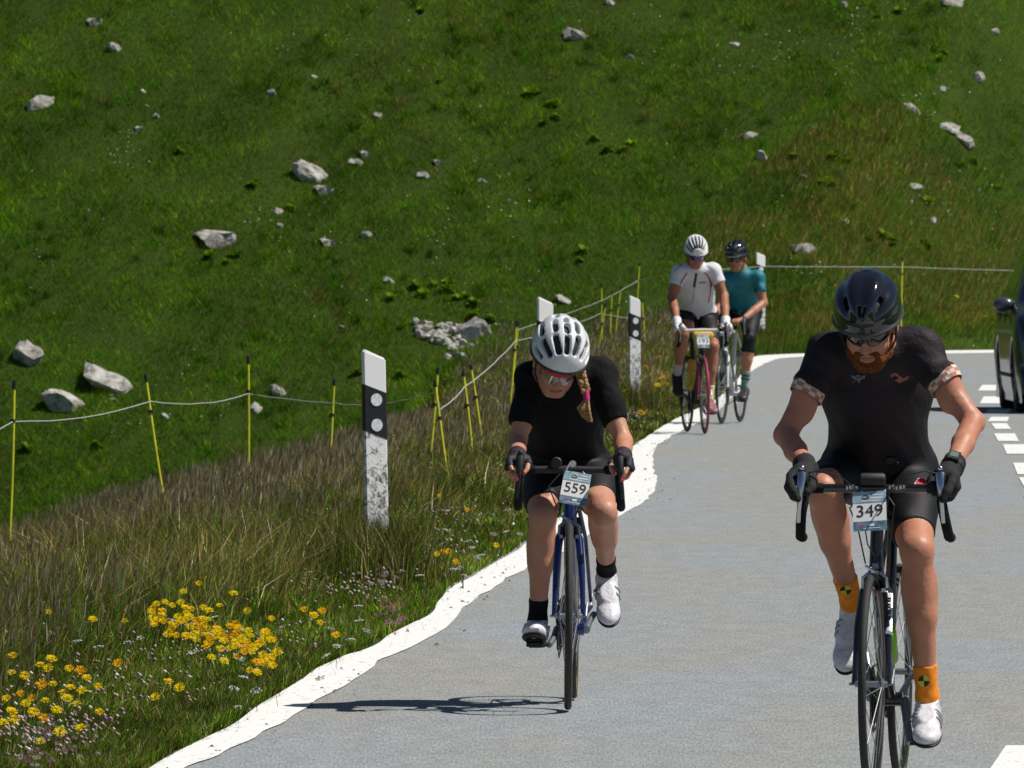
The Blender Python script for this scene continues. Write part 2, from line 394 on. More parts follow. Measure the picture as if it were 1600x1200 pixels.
# ================================================================== GRASS
M_grass = attr_mat('grass blades', .6, .22)
def blades(name, X, Y, H, W, lean, leandir, C, Ctip=None, seg=2, zoff=-.01, facing=None):
    """one mesh of tapering blades; C (n,3) base colour"""
    N = len(X); Z = terrain(X, Y) + zoff
    a = rng.random(N) * np.pi if facing is None else facing
    wx = np.cos(a) * W / 2; wy = np.sin(a) * W / 2
    lx = np.cos(leandir) * lean * H; ly = np.sin(leandir) * lean * H
    if seg == 2:
        V = np.empty((N, 5, 3), np.float32)
        V[:, 0] = np.stack([X - wx, Y - wy, Z], 1); V[:, 1] = np.stack([X + wx, Y + wy, Z], 1)
        V[:, 2] = np.stack([X - wx * .8 + lx * .3, Y - wy * .8 + ly * .3, Z + H * .55], 1); V[:, 3] = np.stack([X + wx * .8 + lx * .3, Y + wy * .8 + ly * .3, Z + H * .55], 1)
        V[:, 4] = np.stack([X + lx, Y + ly, Z + H * (1 - .25 * lean)], 1)
        b = np.arange(N)[:, None] * 5
        quads = b + np.array([0, 1, 3, 2]); tris = b + np.array([2, 3, 4]); k = 5
        f = np.array([.65, .65, .95, .95, 1.15])
    else:
        V = np.empty((N, 3, 3), np.float32)
        V[:, 0] = np.stack([X - wx, Y - wy, Z], 1); V[:, 1] = np.stack([X + wx, Y + wy, Z], 1)
        V[:, 2] = np.stack([X + lx, Y + ly, Z + H], 1)
        b = np.arange(N)[:, None] * 3; quads = None; tris = b + np.array([0, 1, 2]); k = 3; f = np.array([.8, .8, 1.1])
    me = mesh_from(name, V.reshape(-1, 3), quads=quads, tris=tris, smooth=False)
    Cc = np.repeat(C[:, None, :], k, 1)
    if Ctip is not None:
        w = np.array([0, 0, .35, .35, 1.] if k == 5 else [0, 0, 1.])[None, :, None]; Cc = Cc * (1 - w) + Ctip[:, None, :] * w
    set_col(me, Cc.reshape(-1, 3)); return me
def palette(N, cols, probs, var=.25):
    cols = np.array(cols); i = rng.choice(len(cols), N, p=np.array(probs) / np.sum(probs))
    return cols[i] * np.exp(var * 1.5 * rng.normal(0, .6, (N, 1)).clip(-1.6, 1.8))

# ---- hillside turf
def sample_hill(N, y0=157, y1=185):
    Y = y0 + (y1 - y0) * rng.random(N); t = rng.random(N) * 2 - 1; o = rng.random(N) < .30; X = t * .062 * Y; X = np.where(o, np.sign(t) * (.062 + .075 * np.abs(t) ** 1.6) * Y, X) + .2; return X, Y
N = 900000
X, Y = sample_hill(N); Zt = terrain(X, Y); u = U(X, Y)
zpix = HY + (CAMZ - Zt) / Y * FPX
keep = (zpix > -180) & (zpix < np.interp(X, [-16, -8, -4, 0, 4, 9], [950, 840, 760, 640, 560, 560])) & (u > .4); X = X[keep]; Y = Y[keep]; Zt = Zt[keep]; N = len(X)
sx = X * .55 + Zt * .75; sy = Zt * .6 - X * .45                       # streaks that run down to the right
big = fbm(sx * .45, sy * 1.3, .8, 21, 3); med = fbm(sx * .7, sy * 2.2, 1.9, 31, 3); fine = fbm(X, Zt * 2, 7., 41, 2)
dry = np.clip(sstep(.50, .66, big) * .7 + sstep(.55, .75, med) * .6 + .22 * sstep(1, 8, X) + .28 * sstep(0, 4, Zt - 1) - .15 * sstep(0, -5, X), 0, 1)
green = palette(N, [(.062, .165, .003), (.095, .205, .005), (.044, .125, .002), (.145, .225, .008)], [5, 3, 3, 1.4], .20)
brown = palette(N, [(.115, .185, .005), (.165, .15, .018), (.09, .19, .004), (.27, .23, .09)], [4, 1.3, 6, .4], .25)
g = (rng.random(N) < dry * .68)[:, None]; C = np.where(g, brown, green)
hol = fbm(sx * .9, sy * 1.6, 1.2, 44, 3); C *= (.42 + 1.15 * fine)[:, None] * (.52 + .95 * med)[:, None] * (.46 + 1.15 * hol)[:, None] * (1 + .25 * sstep(-2, 9, X))[:, None]
H = (.05 + .08 * rng.random(N)) * (.4 + 1.3 * fbm(X, Zt, 1.7, 51, 2)) * (.5 + .9 * fine); W = .007 + .008 * rng.random(N)
me = blades('hill_grass', X, Y, H, W, .4 + .7 * rng.random(N), rng.random(N) * 6.28, C, seg=1, facing=rng.normal(0, .7, N))
tag(link('hillside_grass', me, M_grass), 'short green and brownish alpine turf covering the hillside', 'grass', kind='stuff')
# tufts: taller clumps
N0 = 3600; tx, ty = sample_hill(N0); tzz = terrain(tx, ty); keep = U(tx, ty) > 1; tx = tx[keep]; ty = ty[keep]
cl = fbm(tx, terrain(tx, ty), 1.1, 61, 2) > .50; tx = tx[cl]; ty = ty[cl]
k = 34; X = np.repeat(tx, k) + rng.normal(0, .05, len(tx) * k); Y = np.repeat(ty, k) + rng.normal(0, .05, len(tx) * k); N = len(X)
base = palette(len(tx), [(.05, .16, .004), (.13, .22, .008), (.03, .08, .004), (.19, .18, .04)], [4, 3, 3, 1.6]); C = np.repeat(base, k, 0) * (.8 + .4 * rng.random((N, 1)))
H = np.repeat(.09 + .12 * rng.random(len(tx)), k) * (.6 + .6 * rng.random(N))
me = blades('hill_tufts', X, Y, H, .008 + .006 * rng.random(N), .5 + .6 * rng.random(N), rng.random(N) * 6.28, C, seg=1, facing=rng.normal(0, .6, N))
tag(link('grass_tufts', me, M_grass), 'taller tufts of grass scattered over the hillside', 'grass', kind='stuff')
# tiny white and yellow blossoms on the hill
def specks(name, X, Y, H, r, C, label):
    N = len(X); Z = terrain(X, Y) + H
    V = np.empty((N, 6, 3), np.float32); P = np.stack([X, Y, Z], 1)
    off = np.array([(1, 0, .1), (0, 0, 1), (-1, 0, .1), (0, 0, -.8), (0, -1, .3), (0, 1, .1)]) ; V[:] = P[:, None] + off[None] * r[:, None, None]
    b = np.arange(N)[:, None] * 6; T = np.concatenate([b + np.array(t) for t in [(4, 0, 1), (4, 1, 2), (4, 2, 3), (4, 3, 0), (5, 1, 0), (5, 2, 1), (5, 3, 2), (5, 0, 3)]])
    me = mesh_from(name, V.reshape(-1, 3), tris=T, smooth=False); set_col(me, np.repeat(C, 6, 0))
    return tag(link(name, me, M_petal), label, 'flowers', kind='stuff')
M_petal = attr_mat('petals', .7, .25)
X, Y = sample_hill(26000, 166, 184); Zt = terrain(X, Y); p = sstep(.56, .78, fbm(X, Zt, .7, 71, 2)) * sstep(.4, .7, fbm(X, Zt, 3., 73, 2)) + .015
keep = rng.random(len(X)) < p * .55; X = X[keep]; Y = Y[keep]
C = palette(len(X), [(.80, .80, .72), (.7, .7, .6), (.6, .48, .04)], [6, 3, 1.2], .2)
specks('hill_blossoms', X, Y, .06 + .05 * rng.random(len(X)), .008 + .009 * rng.random(len(X)), C, 'tiny white and yellow blossoms dotted over the hillside turf')

# ---- verge: tall brown seeding grass
def sample_verge(N, y0, y1, umax=4.6, power=1.):
    Y = y0 + (y1 - y0) * rng.random(N) ** power
    xmin = -.075 * Y - .15
    ed = np.interp(Y, outer_s[:, 1][outer_s[:, 1] < 161], outer_s[:, 0][outer_s[:, 1] < 161])
    X = np.maximum(ed - umax, xmin) + rng.random(N) * (ed - np.maximum(ed - umax, xmin)); return X, Y
parts = []
for (y0, y1, n_, w) in [(33, 42, 150000, 1.0), (42, 58, 150000, 1.25), (58, 85, 130000, 1.7), (85, 125, 110000, 2.3), (125, 163, 90000, 2.9)]:
    X, Y = sample_verge(n_, y0, y1); u = U(X, Y); edge_ = .10 * (fbm(X, Y, 1.6, 85, 2) - .45); a = u > -.02 + edge_ * .6 + .05 * rng.random(n_); X = X[a]; Y = Y[a]; u = u[a]; N = len(X)
    t0 = np.interp(Y, [33, 44, 49, 60], [.80, .70, .30, .22]); tall = sstep(t0, t0 + .55, u + .5 * (fbm(X, Y * .5, .8, 81, 2) - .5)) 
    pat = fbm(X, Y * .35, 1.1, 91, 3)
    brownp = np.clip(.16 + .40 * tall * sstep(.40, .66, pat) + .08 * sstep(52, 70, Y) + .12 * sstep(60, 72, Y) * sstep(1., .3, u), 0, .60)
    greenc = palette(N, [(.100, .165, .012), (.150, .215, .020), (.06, .115, .010), (.080, .20, .008)], [4, 2.5, 3, 3], .45)
    brownc = palette(N, [(.175, .15, .045), (.135, .13, .03), (.40, .34, .20), (.14, .10, .045), (.22, .135, .045)], [4, 4, 1.2, 2, 1.8], .45)
    isb = rng.random(N) < brownp; cl = fbm(X, Y * .45, 3.2, 95, 2); C = np.where(isb[:, None], brownc, greenc) * ((.54 + 1.1 * pat) * (.52 + 1.15 * cl))[:, None]
    hs = np.interp(Y, [33, 48, 56, 90, 150], [1., 1.45, 1.3, 1.0, 1.0])
    H = (.04 + .05 * rng.random(N)) * (1 - tall) + tall * (.08 + .17 * rng.random(N) ** 1.5) * (.6 + .9 * fbm(X, Y * .5, 2.2, 83, 2)) * hs
    H *= np.where(isb, 1.15, .9)
    W = (.0030 + .003 * rng.random(N)) * w
    H = H * (1 - .5 * sstep(1.6, 2.5, u) * sstep(85, 115, Y)); me = blades('verge_grass', X, Y, H * .92, W * .9, .12 + .75 * rng.random(N) ** 1.3, rng.normal(.2, 1.5, N), C, seg=2, facing=rng.normal(0, .9, N))
    tag(link('verge_grass', me, M_grass), 'tall brown and green meadow grass of the roadside verge', 'grass', 'verge grass', kind='stuff')
# stems with seed heads
X, Y = [], []
for (y0, y1, n_) in [(34, 55, 9000), (55, 90, 15000), (90, 163, 17000)]:
    x, y = sample_verge(n_, y0, y1, 4.2); X.append(x); Y.append(y)
X = np.concatenate(X); Y = np.concatenate(Y); u = U(X, Y); keep = (u > .75 + .5 * rng.random(len(X))) & (fbm(X, Y * .4, .9, 92, 2) > .46) 
X = X[keep]; Y = Y[keep]; u = u[keep]; N = len(X); Z = terrain(X, Y)
sc = np.interp(Y, [33, 60, 110, 160], [1, 1.4, 2.1, 2.8])
H = (.10 + .20 * rng.random(N)) * (1 - .5 * sstep(1.6, 2.5, u) * sstep(85, 115, Y)); ld = rng.normal(.1, 1., N); ln = .10 + .30 * rng.random(N)
tipx = X + np.cos(ld) * ln * H; tipy = Y + np.sin(ld) * ln * H; wd_ = .0012 * sc
hl = .045 + .05 * rng.random(N); hw = (.0018 + .0020 * rng.random(N)) * sc; cx = np.cos(ld) * ln * .9; cz = 1.
V = np.empty((N, 7, 3), np.float32)
V[:, 0] = np.stack([X - wd_, Y, Z], 1); V[:, 1] = np.stack([X + wd_, Y, Z], 1)
V[:, 2] = np.stack([tipx, tipy, Z + H], 1)
V[:, 3] = np.stack([tipx, tipy, Z + H - .01], 1); V[:, 4] = np.stack([tipx - hw, tipy, Z + H + hl * .4], 1); V[:, 5] = np.stack([tipx + hw, tipy + hw * .3, Z + H + hl * .45], 1)
V[:, 6] = np.stack([tipx + cx * hl, tipy, Z + H + hl], 1)
b = np.arange(N)[:, None] * 7; T = np.concatenate([b + np.array(t) for t in [(0, 1, 2), (3, 5, 4), (4, 5, 6)]])
me = mesh_from('seed_heads', V.reshape(-1, 3), tris=T, smooth=False)
C = palette(N, [(.28, .21, .12), (.42, .34, .20), (.19, .13, .08), (.66, .56, .38)], [4, 3, 2.5, 1.3]); set_col(me, np.repeat(C, 7, 0))
tag(link('seeding_grass', me, M_grass), 'brown seed heads standing over the tall verge grass', 'grass', kind='stuff')
# ---- grass behind the far bend
N = 90000; Y = 161 + 13 * rng.random(N); X = 3 + 12 * rng.random(N); u = U(X, Y); k = (u > .03) & (u < 5); X = X[k]; Y = Y[k]; u = u[k]; N = len(X)
pat = fbm(X, Y, .9, 101, 3); bp = sstep(.30, .55, pat) * sstep(.25, .9, u) * .9
brownc = palette(N, [(.30, .20, .06), (.25, .20, .04), (.40, .25, .10), (.20, .19, .03)], [3, 4, 2, 3]); greenc = palette(N, [(.12, .20, .03), (.17, .24, .04), (.08, .15, .02)], [4, 2, 3])
C = np.where((rng.random(N) < bp)[:, None], brownc, greenc)
me = blades('bend_grass', X, Y, (.08 + .14 * rng.random(N)) * sstep(0, .5, u + .1), .010 + .008 * rng.random(N), .3 + .5 * rng.random(N), rng.normal(0, 1, N), C, seg=1, facing=rng.normal(0, .6, N))
tag(link('bend_grass', me, M_grass), 'brownish green roadside grass behind the far bend', 'grass', kind='stuff')
# ---- grass on the other verge (out of frame, right of the road)
N = 60000; Y = 30 + 120 * rng.random(N); X = np.interp(Y, right_s[:, 1], right_s[:, 0]) + .05 + 3 * rng.random(N); C = palette(N, [(.06, .1, .02), (.14, .12, .05)], [3, 2])
me = blades('right_verge', X, Y, .08 + .15 * rng.random(N), .012 + .01 * rng.random(N), .4 + .4 * rng.random(N), rng.random(N) * 6.28, C, seg=1)
tag(link('right_verge_grass', me, M_grass), 'meadow grass on the far right verge of the road', 'grass', kind='stuff')

# ---- verge small flowers (uncountable specks)
X, Y = sample_verge(15000, 34, 100, 2.2, 1.2); u = U(X, Y); p = sstep(.10, .25, u) * sstep(1.5, .7, u) * sstep(.42, .62, fbm(X, Y * .4, 1.5, 111, 2)); k = rng.random(len(X)) < np.clip(p * 1.0 + .03 * (u < 1.4), 0, 1); X = X[k]; Y = Y[k]
C = palette(len(X), [(.66, .64, .58), (.58, .44, .44), (.48, .26, .36), (.34, .25, .16)], [5, 4, 2, 2], .2)
specks('verge_blossoms', X, Y, .05 + .10 * rng.random(len(X)), .0035 + .006 * rng.random(len(X)), C, 'small white and pink clover blossoms low in the verge')

# ================================================================== FLOWERS one by one
def flower_mesh(kind, stem, seed):
    r = random.Random(seed); V = []; T = []; C = []
    def v(p, c): V.append(p); C.append(c); return len(V) - 1
    g = (.06, .11, .02)
    a = v((-.0012, 0, -stem), g); b_ = v((.0012, 0, -stem), g); c = v((0, 0, 0), g); T.append((a, b_, c))
    a = v((0, -.0012, -stem), g); b_ = v((0, .0012, -stem), g); T.append((a, b_, c))
    if kind == 'yellow':
        cc = v((0, 0, .004), (.75, .42, .01))
        for lay, (R, z, n) in enumerate([(.0195, .001, 15), (.013, .006, 11)]):
            for k in range(n):
                an = 2 * math.pi * (k + .5 * lay) / n + r.uniform(-.08, .08); w = .011 / R * .22; R2 = R * r.uniform(.88, 1.08); col = (.88 * r.uniform(.9, 1.1), (.66, .62, .56, .47, .66)[seed % 5] * r.uniform(.85, 1.1), .010)
                p0 = v((.002 * math.cos(an), .002 * math.sin(an), z), col)
                p1 = v((R2 * math.cos(an - w), R2 * math.sin(an - w), z + .003 + r.uniform(-.002, .003)), col); p2 = v((R2 * math.cos(an + w), R2 * math.sin(an + w), z + .003 + r.uniform(-.002, .003)), col)
                T.append((p0, p1, p2))
        for k in range(8):
            an = 2 * math.pi * k / 8; an2 = 2 * math.pi * (k + 1) / 8
            T.append((v((0, 0, -.008), g), v((.006 * math.cos(an), .006 * math.sin(an), .002), g), v((.006 * math.cos(an2), .006 * math.sin(an2), .002), g)))
    elif kind == 'white':
        for k in range(16):
            rr = .024 * math.sqrt(r.random()); an = r.random() * 6.28; x, y = rr * math.cos(an), rr * math.sin(an); z = .006 - rr * .25; s = .006
            col = (.66 * r.uniform(.85, 1.1),) * 2 + (.60,)
            i0 = v((x + s, y, z), col); i1 = v((x, y + s, z), col); i2 = v((x - s, y, z), col); i3 = v((x, y - s, z), col); i4 = v((x, y, z + s * .7), col); i5 = v((x, y, z - s * .6), g)
            for q_ in [(i0, i1, i4), (i1, i2, i4), (i2, i3, i4), (i3, i0, i4), (i1, i0, i5), (i2, i1, i5), (i3, i2, i5), (i0, i3, i5)]: T.append(q_)
    else:
        for k in range(40):
            t = math.acos(1 - 1.6 * r.random()); an = r.random() * 6.28; R = .0115; n_ = (math.sin(t) * math.cos(an), math.sin(t) * math.sin(an), math.cos(t))
            col = {'pink': (.50 * r.uniform(.8, 1.1), .20, .34 * r.uniform(.8, 1.2)), 'pale': (.50 * r.uniform(.85, 1.1), .44, .40)}[kind]
            p = [n_[i] * R for i in range(3)]; w = .003
            T.append((v((p[0] * .4 - n_[1] * w, p[1] * .4 + n_[0] * w, p[2] * .4), col), v((p[0] * .4 + n_[1] * w, p[1] * .4 - n_[0] * w, p[2] * .4), col), v((p[0], p[1], p[2] + .002), col)))
    me = mesh_from(kind + '_flower', V, tris=np.array(T), smooth=False); set_col(me, np.array(C)); me.materials.append(M_petal); return me
def put_flower(kind, px, py, zf, label, group, meshes):
    # the head stands zf above the ground
    Y = 60.
    for _ in range(12):
        X = (px - 800) * Y / FPX; Z = tz(X, Y) + zf; Y = (CAMZ - Z) * FPX / (py - HY)
    o = link({'yellow': 'yellow_flower', 'white': 'white_flower', 'pink': 'pink_flower', 'pale': 'pale_flower'}[kind], random.choice(meshes)); X = (px - 800) * Y / FPX
    o.location = (X, Y, tz(X, Y) + zf); o.rotation_euler = (random.uniform(.45, 1.0), random.uniform(-.3, .3), 0) if kind == 'yellow' else (random.uniform(.1, .55), random.uniform(-.3, .3), random.uniform(0, 6.28)); s_ = random.uniform(.72, 1.05); o.scale = (s_, s_, 1)
    tag(o, label, 'flower', group)
fy = [flower_mesh('yellow', .2, k) for k in range(5)]; fw = [flower_mesh('white', .14, k) for k in range(4)]; fp = [flower_mesh('pink', .12, k) for k in range(3)]; fl = [flower_mesh('pale', .12, k) for k in range(3)]
R_ = random.Random(5)
clA = [(310, 912), (365, 928), (343, 947), (386, 955), (424, 967), (267, 975), (274, 978), (299, 952), (318, 950), (282, 942), (286, 925)]
while len(clA) < 92:
    t = R_.random(); x = 236 + 190 * t; y = 962 + 48 * t + R_.gauss(0, 15) + (6 if t > .5 else 0)
    if all((x - a) ** 2 + ((y - b) * 1.5) ** 2 > 60 for a, b in clA): clA.append((x, y))
clA += [(428, 1000), (433, 1019), (392, 1031), (350, 1047), (390, 1048), (414, 988)]
for p in clA: put_flower('yellow', *p, .20, 'yellow hawkweed bloom in the dense cluster beside the white edge line', 'yellow blooms in the dense cluster', fy)
clB = [(20, 1025), (80, 1030), (62, 1040), (108, 1045), (125, 1048), (18, 1052), (38, 1056), (64, 1070), (82, 1070), (110, 1075), (153, 1073), (98, 1083), (104, 1092), (128, 1080), (10, 1092), (32, 1085), (70, 1096), (120, 1101), (18, 1112), (52, 1113), (68, 1123), (155, 1113), (88, 1110), (22, 1124), (93, 1144), (126, 1138), (63, 1160), (40, 1100), (75, 1045), (5, 1130), (50, 1092), (135, 1060)]
for p in clB: put_flower('yellow', *p, .17, 'yellow hawkweed bloom in the loose group at the bottom left corner', 'yellow blooms at the bottom left corner', fy)
clC = [(67, 945), (75, 957), (145, 968), (195, 971), (8, 922), (475, 953), (503, 955), (500, 985), (525, 993), (490, 962), (242, 1090), (263, 1066), (280, 1075), (184, 1037), (730, 797), (686, 775), (700, 862), (683, 866), (692, 872), (712, 878), (660, 855), (775, 852)]
for p in clC: put_flower('yellow', *p, .17, 'single yellow bloom standing apart in the verge grass', 'scattered yellow blooms of the verge', fy)
for p in [(978, 610), (1030, 560), (1035, 590), (1040, 600), (1027, 602), (1002, 645), (1118, 590), (1110, 596), (1120, 600), (1010, 575), (1390, 500), (1402, 505), (1552, 520), (1540, 510), (1495, 480), (1558, 515)]:
    x, y, z = hit(p[0], p[1], 90) if p[0] > 1200 else (0, 0, 0)
    if p[0] > 1200:
        o = link('yellow_flower', random.choice(fy)); o.location = (x, y, z + .15); o.rotation_euler = (.5, 0, random.random() * 6); o.scale = (1.8, 1.8, 1)
        tag(o, 'small yellow bloom on the bank behind the far bend', 'flower', 'yellow blooms behind the bend')
    else:
        Y = 120.
        for _ in range(15):
            X = (p[0] - 800) * Y / FPX; Y = (CAMZ - tz(X, Y) - .2) * FPX / (p[1] - HY)
        o = link('yellow_flower', random.choice(fy)); o.location = (X, Y, tz(X, Y) + .2); o.rotation_euler = (.5, 0, random.random() * 6); o.scale = (2.0, 2.0, 1)
        tag(o, 'yellow bloom in the verge near the distant pair of riders', 'flower', 'yellow blooms near the distant riders')
cw = [(267, 970), (296, 976), (334, 965), (330, 990), (153, 1012), (120, 1003), (200, 1005), (218, 998), (300, 1020), (350, 1018), (375, 1030), (395, 1062), (380, 1072), (365, 1090), (400, 1080), (372, 1106), (683, 828), (697, 829), (732, 846), (737, 865), (745, 872), (718, 888), (726, 900), (752, 868), (708, 890), (515, 983), (560, 982), (572, 986), (548, 1000), (525, 1010), (500, 1060), (510, 1025), (560, 948), (655, 900), (790, 840), (770, 835), (812, 835)]
for p in cw: put_flower('white', *p, .11, 'flat white yarrow head low at the edge of the verge', 'white yarrow heads along the verge', fw)
for k in range(26): put_flower('pink', 617 + R_.gauss(0, 14), 962 + R_.gauss(0, 16), .09, 'pink clover head in the tuft overhanging the white line', 'pink clover tuft by the white line', fp)
for k in range(64): put_flower('pale' if k % 3 else 'pink', 30 + abs(R_.gauss(0, 60)), 1160 + R_.gauss(0, 26), .08, 'pale clover head in the bottom left corner', 'pale clover at the bottom left', fl if k % 3 else fp)
for k in range(34): put_flower('pale', 590 + R_.gauss(0, 25), 895 + R_.gauss(0, 20), .1, 'pale pinkish clover head in the verge above the pink tuft', 'pale clover above the pink tuft', fl)

# ================================================================== ROCKS
def rock_mesh(seed, facets=9, sub=3):
    import bmesh
    r = np.random.default_rng(seed); bm = bmesh.new(); bmesh.ops.create_icosphere(bm, subdivisions=sub, radius=1.)
    V = np.array([v.co[:] for v in bm.verts])
    for _ in range(facets):
        n_ = r.normal(size=3); n_ /= np.linalg.norm(n_); t = r.uniform(.34, .72); d = V @ n_; V = V - np.outer(np.maximum(d - t, 0), n_)
    V *= 1 + .34 * (fbm(V[:, 0] * 3 + V[:, 2], V[:, 1] * 3 + 5, 1., seed, 3) - .5)[:, None] + .05 * (r.random((len(V), 1)) - .5)
    V /= np.abs(V).max(0)
    for v, c in zip(bm.verts, V): v.co = c
    me = bpy.data.meshes.new('rock'); bm.to_mesh(me); bm.free(); me.materials.append(M_rock); return me
def rock_material():
    m = bpy.data.materials.new('weathered gneiss'); m.use_nodes = True; n = m.node_tree.nodes; l = m.node_tree.links; b = n['Principled BSDF']; b.inputs['Roughness'].default_value = .9
    tc = n.new('ShaderNodeTexCoord'); g = n.new('ShaderNodeNewGeometry')
    t = n.new('ShaderNodeTexNoise'); t.inputs['Scale'].default_value = 7; t.inputs['Detail'].default_value = 8; t.inputs['Roughness'].default_value = .7; l.new(g.outputs['Position'], t.inputs['Vector'])
    r = n.new('ShaderNodeValToRGB'); e = r.color_ramp.elements; e[0].position = .32; e[0].color = (.08, .07, .055, 1); e[1].position = .64; e[1].color = (.58, .56, .54, 1); x = e.new(.42); x.color = (.28, .26, .22, 1); x = e.new(.52); x.color = (.45, .43, .39, 1)
    l.new(t.outputs['Fac'], r.inputs[0]); l.new(r.outputs[0], b.inputs['Base Color'])
    bp = n.new('ShaderNodeBump'); bp.inputs['Strength'].default_value = .8; bp.inputs['Distance'].default_value = .04; l.new(t.outputs['Fac'], bp.inputs['Height']); l.new(bp.outputs[0], b.inputs['Normal']); return m
M_rock = rock_material()
rocks = [rock_mesh(k + 20, 15) for k in range(9)]
def put_rock(px, py, w, h, tilt, label, name='rock', group='rocks scattered on the hillside', sink=.35, mi=None):
    x, y, z = hit(px, py + h * .2, 120, 195); s = FPX / y
    o = link(name, rocks[(mi if mi is not None else int(px + py)) % 9])
    a, c = w / s / 2, h / s / 2
    o.scale = (a, max(a * .6, c), c * 1.25); o.rotation_euler = (math.radians(28), math.radians(tilt), 0); o.location = (x, y, z - c * .16)
    return tag(o, label, 'rock', group)
RK = [(895, 50, 44, 24, 22, 'bright white elongated boulder near the top centre of the slope'),
      (150, 33, 28, 18, 10, 'pale rounded rock near the top left corner of the slope'),
      (182, 75, 26, 14, 28, 'small flat rock just below the pale rock at the top left'),
      (57, 160, 44, 26, 0, 'blocky lichened rock by the left edge of the upper slope'),
      (224, 144, 14, 10, 40, 'tiny pale stone right of the blocky left edge rock'),
      (242, 181, 12, 12, 45, 'tiny tilted stone below the upper left tiny stone'),
      (216, 201, 13, 14, 40, 'small stone left of the tiny tilted stone'),
      (425, 144, 14, 13, 20, 'small bright stone alone in the upper left green'),
      (490, 121, 12, 9, 20, 'tiny bright stone in the turf right of the lone bright stone'),
      (590, 182, 16, 12, 30, 'small brownish stone above the pair of buff stones'),
      (493, 268, 66, 26, 24, 'long slab with a dark undercut side in the left slope'),
      (508, 296, 34, 22, 20, 'dark broken stone tucked under the long slab'),
      (556, 252, 26, 13, 12, 'pale stone of the pair right of the long slab'),
      (572, 241, 22, 15, 30, 'buff stone of the pair right of the long slab'),
      (434, 326, 22, 18, 20, 'round grey stone below the long slab'),
      (437, 353, 12, 9, 20, 'tiny stone beneath the round grey stone'),
      (345, 369, 70, 30, 10, 'wide grey flat boulder in the middle of the left slope'),
      (514, 380, 28, 14, 24, 'narrow pale stone right of the wide flat boulder'),
      (575, 366, 22, 14, 5, 'small whitish stone above right of the narrow pale stone'),
      (606, 438, 22, 12, 38, 'slanting stone above the stone heap'),
      (532, 512, 14, 8, 10, 'small white stone in the turf left of the stone heap'),
      (660, 274, 22, 14, 8, 'light stone of the two close together at mid slope'),
      (686, 253, 18, 12, 20, 'upper stone of the two close together at mid slope'),
      (752, 283, 16, 10, 30, 'small brown stone at mid slope right of the two light ones'),
      (42, 550, 46, 42, 48, 'steeply tilted grey rock at the left edge above the fence'),
      (178, 594, 92, 26, 24, 'long pale rock crossing behind the fence posts'),
      (108, 627, 72, 34, 8, 'sandy coloured broad rock behind the fence wire at left'),
      (178, 625, 14, 8, 10, 'tiny stone between the broad sandy rock and the long pale rock'),
      (438, 611, 32, 14, 35, 'thin tilted stone behind the wire right of the third post'),
      (403, 636, 38, 14, 35, 'flat stone behind the grass right of the third post'),
      (258, 650, 20, 12, 40, 'small grey stone right of the leaning second post'),
      (885, 470, 30, 6, 24, 'low flat slab just right of the post behind the white helmet'),
      (1192, 245, 24, 16, 38, 'pale tilted stone above the distant riders'),
      (1168, 210, 24, 12, 10, 'pale stone among white blossoms upper centre right'),
      (1253, 277, 12, 9, 10, 'tiny pale stone right of the tilted stone above the riders'),
      (1507, 219, 34, 17, 34, 'oblong whitish boulder on the right slope'),
      (1478, 197, 34, 12, 20, 'flat stone just above the oblong boulder on the right'),
      (1531, 121, 22, 18, 20, 'rounded pinkish stone high on the right slope'),
      (1425, 170, 26, 10, 24, 'thin pale stone left of the rounded pinkish stone'),
      (1470, 142, 12, 9, 0, 'tiny stone left of the rounded pinkish stone'),
      (1553, 48, 14, 12, 0, 'small brown stone near the top right corner'),
      (1483, 3, 34, 14, 10, 'white rock cut by the top edge at right'),
      (1320, 8, 18, 12, 30, 'dull stone near the top edge right of centre'),
      (1426, 288, 24, 11, 10, 'dull flat stone on the right slope below the oblong boulder'),
      (1253, 386, 40, 24, 30, 'brown weathered rock right of the far helmeted riders'),
      (1455, 346, 12, 10, 0, 'tiny white stone above the black helmet at right'),
      (985, 88, 12, 11, 0, 'tiny stone right and below the bright white boulder'),
      (1320, 346, 12, 8, 10, 'tiny stone above the fence line right of the riders'),
      (955, 4, 18, 10, 20, 'pale stone cut by the top edge right of the white boulder'),
      (1150, 70, 18, 8, 0, 'faint flat stone near the top right of centre')]
for (px, py, w, h, t, lab) in RK: put_rock(px, py, w * 1.3, h * 1.2, t, lab)
# heap of stones
x0, y0, z0 = hit(705, 560, 156, 195)
heap = empty('stone_heap', (x0, y0, z0), 0, 'heap of loose grey stones with one big boulder at its right end', 'stone heap')
def heap_stone(px, py, w, h, tilt, mi, lift=0.):
    x, y, z = hit(px, py + 2, 156, 195); s = FPX / y; o = link('stone', rocks[mi % 9], None, heap); a, c = w / s / 2, h / s / 2
    o.scale = (a, max(a, c) * .8, c * 1.1); o.rotation_euler = (R_.uniform(-.3, .6), math.radians(tilt), R_.uniform(-.5, .5)); o.location = (x - x0, y - y0 - lift * .3, z - z0 + lift)
heap_stone(746, 531, 70, 56, 12, 2, .06); heap_stone(722, 562, 34, 18, 35, 3, .02); heap_stone(700, 556, 26, 18, 10, 4); heap_stone(766, 553, 16, 11, 0, 5)
for k in range(100):
    t = R_.random(); px = 650 + 105 * t + R_.gauss(0, 3); lo = 505 + 12 * t; hi = 522 + 44 * t if t < .55 else 560 - 50 * (t - .55); py = R_.uniform(lo, hi)
    if px > 735 and py > 530: continue
    heap_stone(px, py, R_.uniform(10, 24), R_.uniform(9, 16), R_.uniform(-30, 30), k, R_.uniform(0, .03))

